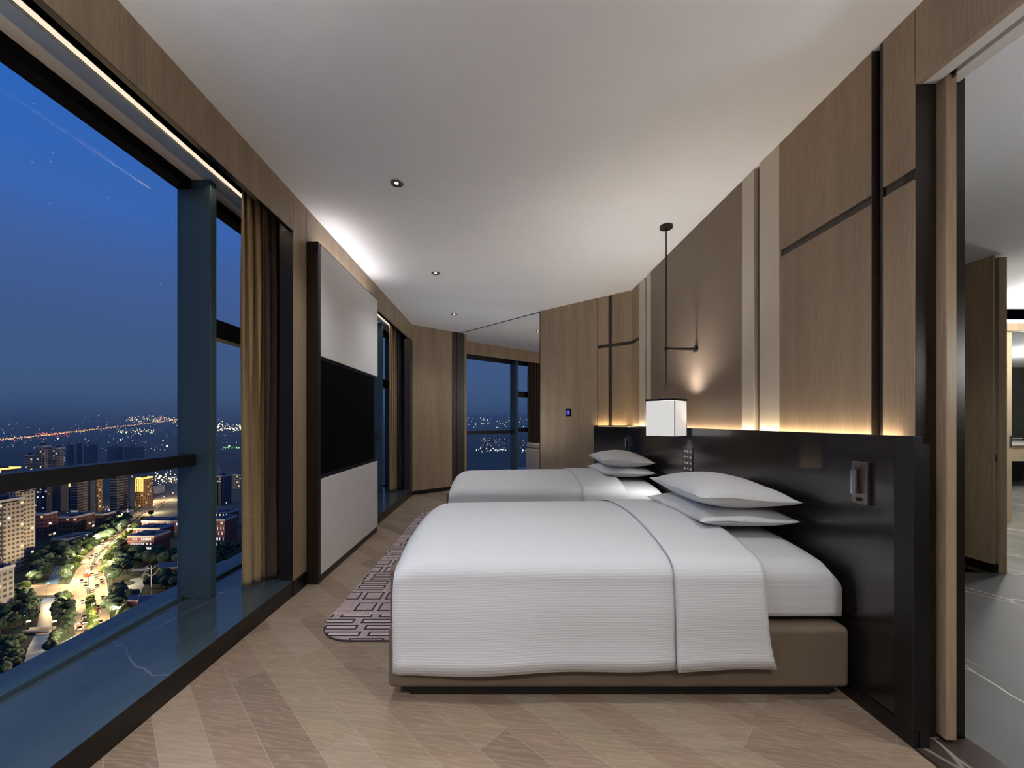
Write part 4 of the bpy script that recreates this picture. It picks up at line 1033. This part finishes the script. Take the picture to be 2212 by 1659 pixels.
building('service_hall', 'long pale flat roofed hall just above the sill beside the curtain', 440, 560, 1236, 1254, 20, 'pale_wall', roofmat='roof_light')
# foreground flat roofed halls near the plaza
def hall(name, label, pts, h, wall='brick_red', roof='roof_blue'):
    t = thing(name, label, 'building', (*P3(*pts[0]), G))
    q_ = [P3(*p, z=G+h) for p in pts]; FOOT.append((min(a[0] for a in q_), max(a[0] for a in q_), min(a[1] for a in q_), max(a[1] for a in q_)))
    MB().prism(q_, G, G+h).build('main_block', wall, t)
    c_ = Vector((sum(p[0] for p in q_)/len(q_), sum(p[1] for p in q_)/len(q_)))
    MB().prism(q_, G+h, G+h+.9).build('parapet', 'pale_wall', t)
    MB().prism([tuple(c_+(Vector(p)-c_)*.965) for p in q_], G+h+.9, G+h+.95).build('roof', roof, t)
    return t
hall('sports_hall', 'large flat blue grey roofed hall below the plaza', [(300,1290),(395,1284),(420,1330),(278,1400),(262,1390),(292,1330)], 12)
hall('gate_house', 'small brick gate house with a flat roof at the plaza corner', [(276,1288),(300,1288),(300,1300),(276,1300)], 8)
hall('bus_station', 'grey curved roof with a pale edge between river and main road', [(165,1376),(160,1400),(148,1440),(85,1500),(95,1450),(110,1420),(132,1392)], 6, 'pale_wall', 'roof_light')
hall('pavilion', 'low pavilion with a pale roof edge right of the plaza', [(342,1218),(400,1214),(400,1226),(342,1230)], 7)
pz = slab('plaza', [(286,1226),(322,1226),(316,1256),(300,1290),(256,1290),(262,1270),(280,1258)], 'paving', G-.04, G+.12); pz['kind'] = 'structure'; pz['label'] = 'pale paved plaza with small lawns'
for k, (px, py, rx_) in enumerate(((273,1262,4), (290,1240,5), (303,1244,4), (284,1246,5))):
    x, y = P3(px, py); isl = MB().lathe([(.02,.5),(rx_,.35),(rx_+.3,0)], (x,y,G+.12), 16).build('lawn_island', 'grass_ground'); tag(isl, 'round lawn island on the pale plaza', 'lawn', 'lawn islands on the plaza')
# light mast
x, y = P3(327, 1300); t = thing('light_mast', 'white branching light mast standing beside the plaza', 'light mast', (x, y, G))
MB().tube((x,y,G), (x,y,G+22), .35, .18, n=10).build('pole', 'pale_wall', t)
for k in range(8):
    a = 2*PI*k/8; MB().tube((x,y,G+15.5), (x+3*math.cos(a),y+3*math.sin(a),G+17.6), .12, n=6).tube((x,y,G+19.5), (x+3*math.cos(a),y+3*math.sin(a),G+21.8), .12, n=6).build('branch', 'pale_wall', t)

# trees
def blob(seed):
    bmx = bmesh.new(); bmesh.ops.create_icosphere(bmx, subdivisions=3, radius=1); rn = random.Random(seed)
    f = [(rn.uniform(2,5), rn.uniform(2,5), rn.uniform(2,5), rn.uniform(0,6)) for _ in range(4)]
    for v in bmx.verts:
        d = sum(.09*math.sin(a*v.co.x+b*v.co.y+c*v.co.z+e) for a,b,c,e in f)+rn.uniform(-.10,.10)
        v.co *= 1+d; v.co.z *= .9
    me = bpy.data.meshes.new('crown'); bmx.to_mesh(me); bmx.free(); return me
crowns = [blob(i) for i in range(4)]
trunk_b = MB().tube((0,0,0), (0,0,1), .05, .03, n=7)
protoT = None
def tree(p, r, h, label, group, mat='leaf_dark', k=0):
    global protoT
    t = thing('tree', label, 'tree', (p[0], p[1], G), random.uniform(0,6), group)
    me = crowns[k % 4] if mat == 'leaf_dark' else crownsG[k % 4]
    o = bpy.data.objects.new('crown', me); COL.objects.link(o); o.parent = t; o.location = (0,0,h-r*.8); o.scale = (r,r,r)
    if protoT is None: protoT = trunk_b.build('trunk', 'bark', t, local=True); q_ = protoT
    else: q_ = protoT.copy(); COL.objects.link(q_); q_.parent = t
    q_.scale = (h,h,h-r); return t
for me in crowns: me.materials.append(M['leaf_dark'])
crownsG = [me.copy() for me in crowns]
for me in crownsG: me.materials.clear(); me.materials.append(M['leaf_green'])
rnd = random.Random(11)
def inside(p, poly):
    c_ = False; n = len(poly)
    for i in range(n):
        a, b = poly[i], poly[i-1]
        if (a[1] > p[1]) != (b[1] > p[1]) and p[0] < (b[0]-a[0])*(p[1]-a[1])/(b[1]-a[1])+a[0]: c_ = not c_
    return c_
fb = P3(84,1367); FOOT.append((fb[0]-13, fb[0]+13, fb[1]-13, fb[1]+5))
def grove(poly, n, rr, label, group, mat='leaf_dark', hh=1.7):
    pp = [P3(*q_) for q_ in poly]; xs = [a[0] for a in pp]; ys = [a[1] for a in pp]; done = []; tries = 0
    while len(done) < n and tries < 4000:
        tries += 1; p = (rnd.uniform(min(xs), max(xs)), rnd.uniform(min(ys), max(ys)))
        if not inside(p, pp): continue
        r = rnd.uniform(*rr)
        if any(a-r < p[0] < b+r and c-r < p[1] < d+r for a, b, c, d in FOOT): continue
        if any(math.dist(p, q_[:2]) < (r+q_[2])*.98 for q_ in done): continue
        done.append((*p, r)); tree(p, r, r*hh+3, label, group, mat, len(done))
grove([(0,1330),(40,1330),(85,1310),(74,1370),(52,1400),(30,1480),(0,1500)], 60, (1.8,3.0), 'dark leafy tree on the left bank of the river near the bottom', 'trees on the left bank')
grove([(122,1300),(148,1300),(158,1360),(130,1390),(105,1420),(120,1370)], 40, (1.6,2.6), 'dark leafy tree between the river and the main road', 'trees between river and road')
grove([(76,1220),(100,1190),(150,1195),(180,1180),(150,1225),(145,1262),(128,1262),(146,1226),(118,1222),(100,1250),(80,1262),(60,1262)], 60, (2.4,3.8), 'dark tree of the wooded strip beyond the road bridge', 'trees beyond the road bridge')
grove([(236,1240),(262,1190),(280,1206),(385,1206),(385,1222),(290,1224),(255,1262),(240,1262)], 44, (3.2,5.0), 'dark tree in the wood between the school and the plaza', 'trees between school and plaza')
grove([(240,1300),(256,1284),(284,1300),(280,1350),(262,1400),(246,1390)], 22, (3.0,4.6), 'dark tree between the main road and the flat roofed hall', 'trees beside the flat roofed hall')
grove([(320,1262),(385,1240),(385,1282),(330,1284)], 18, (3.0,4.4), 'dark tree beside the branching light mast', 'trees beside the light mast')
grove([(440,1200),(540,1196),(540,1232),(440,1230)], 26, (3.0,4.6), 'dark tree in front of the blocks seen between mullion and curtain', 'trees between mullion and curtain')
grove([(0,1296),(36,1296),(60,1300),(80,1300),(70,1316),(30,1330)], 16, (2.8,4.0), 'dark tree beside the lower grey apartment block', 'trees beside the grey block')
grove([(236,1140),(262,1122),(286,1126),(250,1160),(205,1185),(190,1190)], 20, (3.4,5.0), 'dark tree along the left side of the road bend', 'trees along the road bend')
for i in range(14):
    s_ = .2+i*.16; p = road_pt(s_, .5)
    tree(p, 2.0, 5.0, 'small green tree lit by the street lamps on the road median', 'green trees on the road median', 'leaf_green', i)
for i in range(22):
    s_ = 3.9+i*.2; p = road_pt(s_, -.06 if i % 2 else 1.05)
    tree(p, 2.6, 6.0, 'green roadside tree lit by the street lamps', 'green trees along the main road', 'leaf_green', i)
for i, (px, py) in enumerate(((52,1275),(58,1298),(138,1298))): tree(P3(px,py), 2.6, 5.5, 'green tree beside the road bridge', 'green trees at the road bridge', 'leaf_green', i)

# countless lights of the far city
def far_z(Y):
    pts = ((60, G), (1500, G), (2600, G+2), (4200, G+35), (6500, G+118), (9500, G+240), (13000, G+330), (20000, G+350))
    for (a, za), (b, zb) in zip(pts, pts[1:]):
        if Y <= b: return za+(zb-za)*(Y-a)/(b-a)
    return G+350
def py_of(Y): return VY+F*(EYE-far_z(Y))/Y
def lights(name, label, pts, mat, size=1.0):
    m_ = MB()
    for px, py, sz in pts:
        lo, hi = 300, 19000
        for _ in range(40):
            mid = (lo+hi)/2
            if py_of(mid) > py: lo = mid
            else: hi = mid
        Y = lo; X = (px-VX)/F*Y; r = sz*size*Y/F*.5; z_ = far_z(Y)+r
        m_.add([(X-r,Y,z_),(X,Y-r,z_),(X+r,Y,z_),(X,Y+r,z_),(X,Y,z_+r),(X,Y,z_-r)], [(0,1,4),(1,2,4),(2,3,4),(3,0,4),(1,0,5),(2,1,5),(3,2,5),(0,3,5)])
    o = m_.build(name, mat); o['kind'] = 'stuff'; tag(o, label, 'city lights'); return o
rn = random.Random(21); uni = rn.uniform
hw_ = []
for i in range(230):
    t = i/229; px = -20+410*t; py = 954-46*t**1.05
    hw_.append((px+uni(-1,1), py-abs(rn.gauss(0,1.6)), uni(.9,2.4)))
lights('distant_road_lights', 'orange lamps strung along the far highway', hw_, 'orange_light', 1.0)
lights('distant_red_lights', 'red tail lights and signs on the far highway', [(uni(76,150), 940+uni(-5,4)-(0), uni(.8,2.2)) for _ in range(60)]+[(uni(-20,90), 954-uni(0,6)*1.2, uni(.7,1.5)) for _ in range(30)]+[(uni(340,352), 905+uni(-4,3), uni(1.5,3.2)) for _ in range(8)], 'red_light')
lights('distant_town_lights', 'golden lights of the far town centre on the horizon', [(uni(272,380), 906+rn.gauss(0,4), uni(.9,2.8)) for _ in range(110)]+[(uni(255,335), 932+rn.gauss(0,3)-(0), uni(.8,2.2)) for _ in range(60)]+[(uni(468,530), 924+rn.gauss(0,4), uni(1.0,3.0)) for _ in range(80)]+[(uni(1010,1150), 912+rn.gauss(0,4), uni(.8,1.6)) for _ in range(20)], 'street_light', .8)
lights('distant_white_lights', 'scattered small white lights on the far plain', [(uni(-20,530), uni(897,975), uni(.6,1.5)) for _ in range(230)]+[(uni(1008,1160), uni(901,925), uni(.8,2.2)) for _ in range(40)]+[(uni(1025,1095), 973+rn.gauss(0,2), uni(1.0,2.6)) for _ in range(28)]+[(uni(1120,1142), 975+rn.gauss(0,2), uni(1.0,2.2)) for _ in range(8)]+[(213,899,3.4),(30,896,2.4),(125,949,3.5),(260,952,4),(352,953,3),(361,966,5)], 'white_light')
lights('distant_green_lights', 'greenish floodlights on the plain past the mullion', [(uni(478,520), 968+rn.gauss(0,1.5), uni(1.0,2.4)) for _ in range(24)]+[(495,966,5)], 'green_light')
lights('city_street_lights', 'small yellow lights between the buildings near the road bend', [(uni(330,386), 1034+rn.gauss(0,7), uni(1.0,3.2)) for _ in range(60)]+[(uni(60,300), 1100+rn.gauss(0,5), uni(.8,2.4)) for _ in range(70)], 'street_light', .8)
# towers seen through the window of the adjoining room
for i, (a, b, yt) in enumerate(((1040,1050,944),(1052,1064,943),(1067,1080,946),(1084,1096,945),(1122,1134,948))):
    building('apartment_tower', ['leftmost', 'second', 'third', 'fourth', 'rightmost'][i]+' pale distant tower seen through the adjoining room window', a, b, yt, 972, 20, 'facade_grey')

# thin evening haze lying over the plain
m = bpy.data.materials.new('evening_haze'); m.use_nodes = True; nt = m.node_tree; nt.nodes.clear()
out = NN(nt, 'ShaderNodeOutputMaterial'); vs_ = NN(nt, 'ShaderNodeVolumeScatter'); vs_.inputs['Color'].default_value = (.93,.95,1,1); vs_.inputs['Density'].default_value = 1/5200
nt.links.new(vs_.outputs[0], out.inputs['Volume']); M['evening_haze'] = m
hz_ = MB().box(-42000, 42000, 560, 23000, G-60, G+420).build('evening_haze', 'evening_haze'); hz_['kind'] = 'stuff'
tag(hz_, 'thin blue evening haze over the distant plain', 'haze')
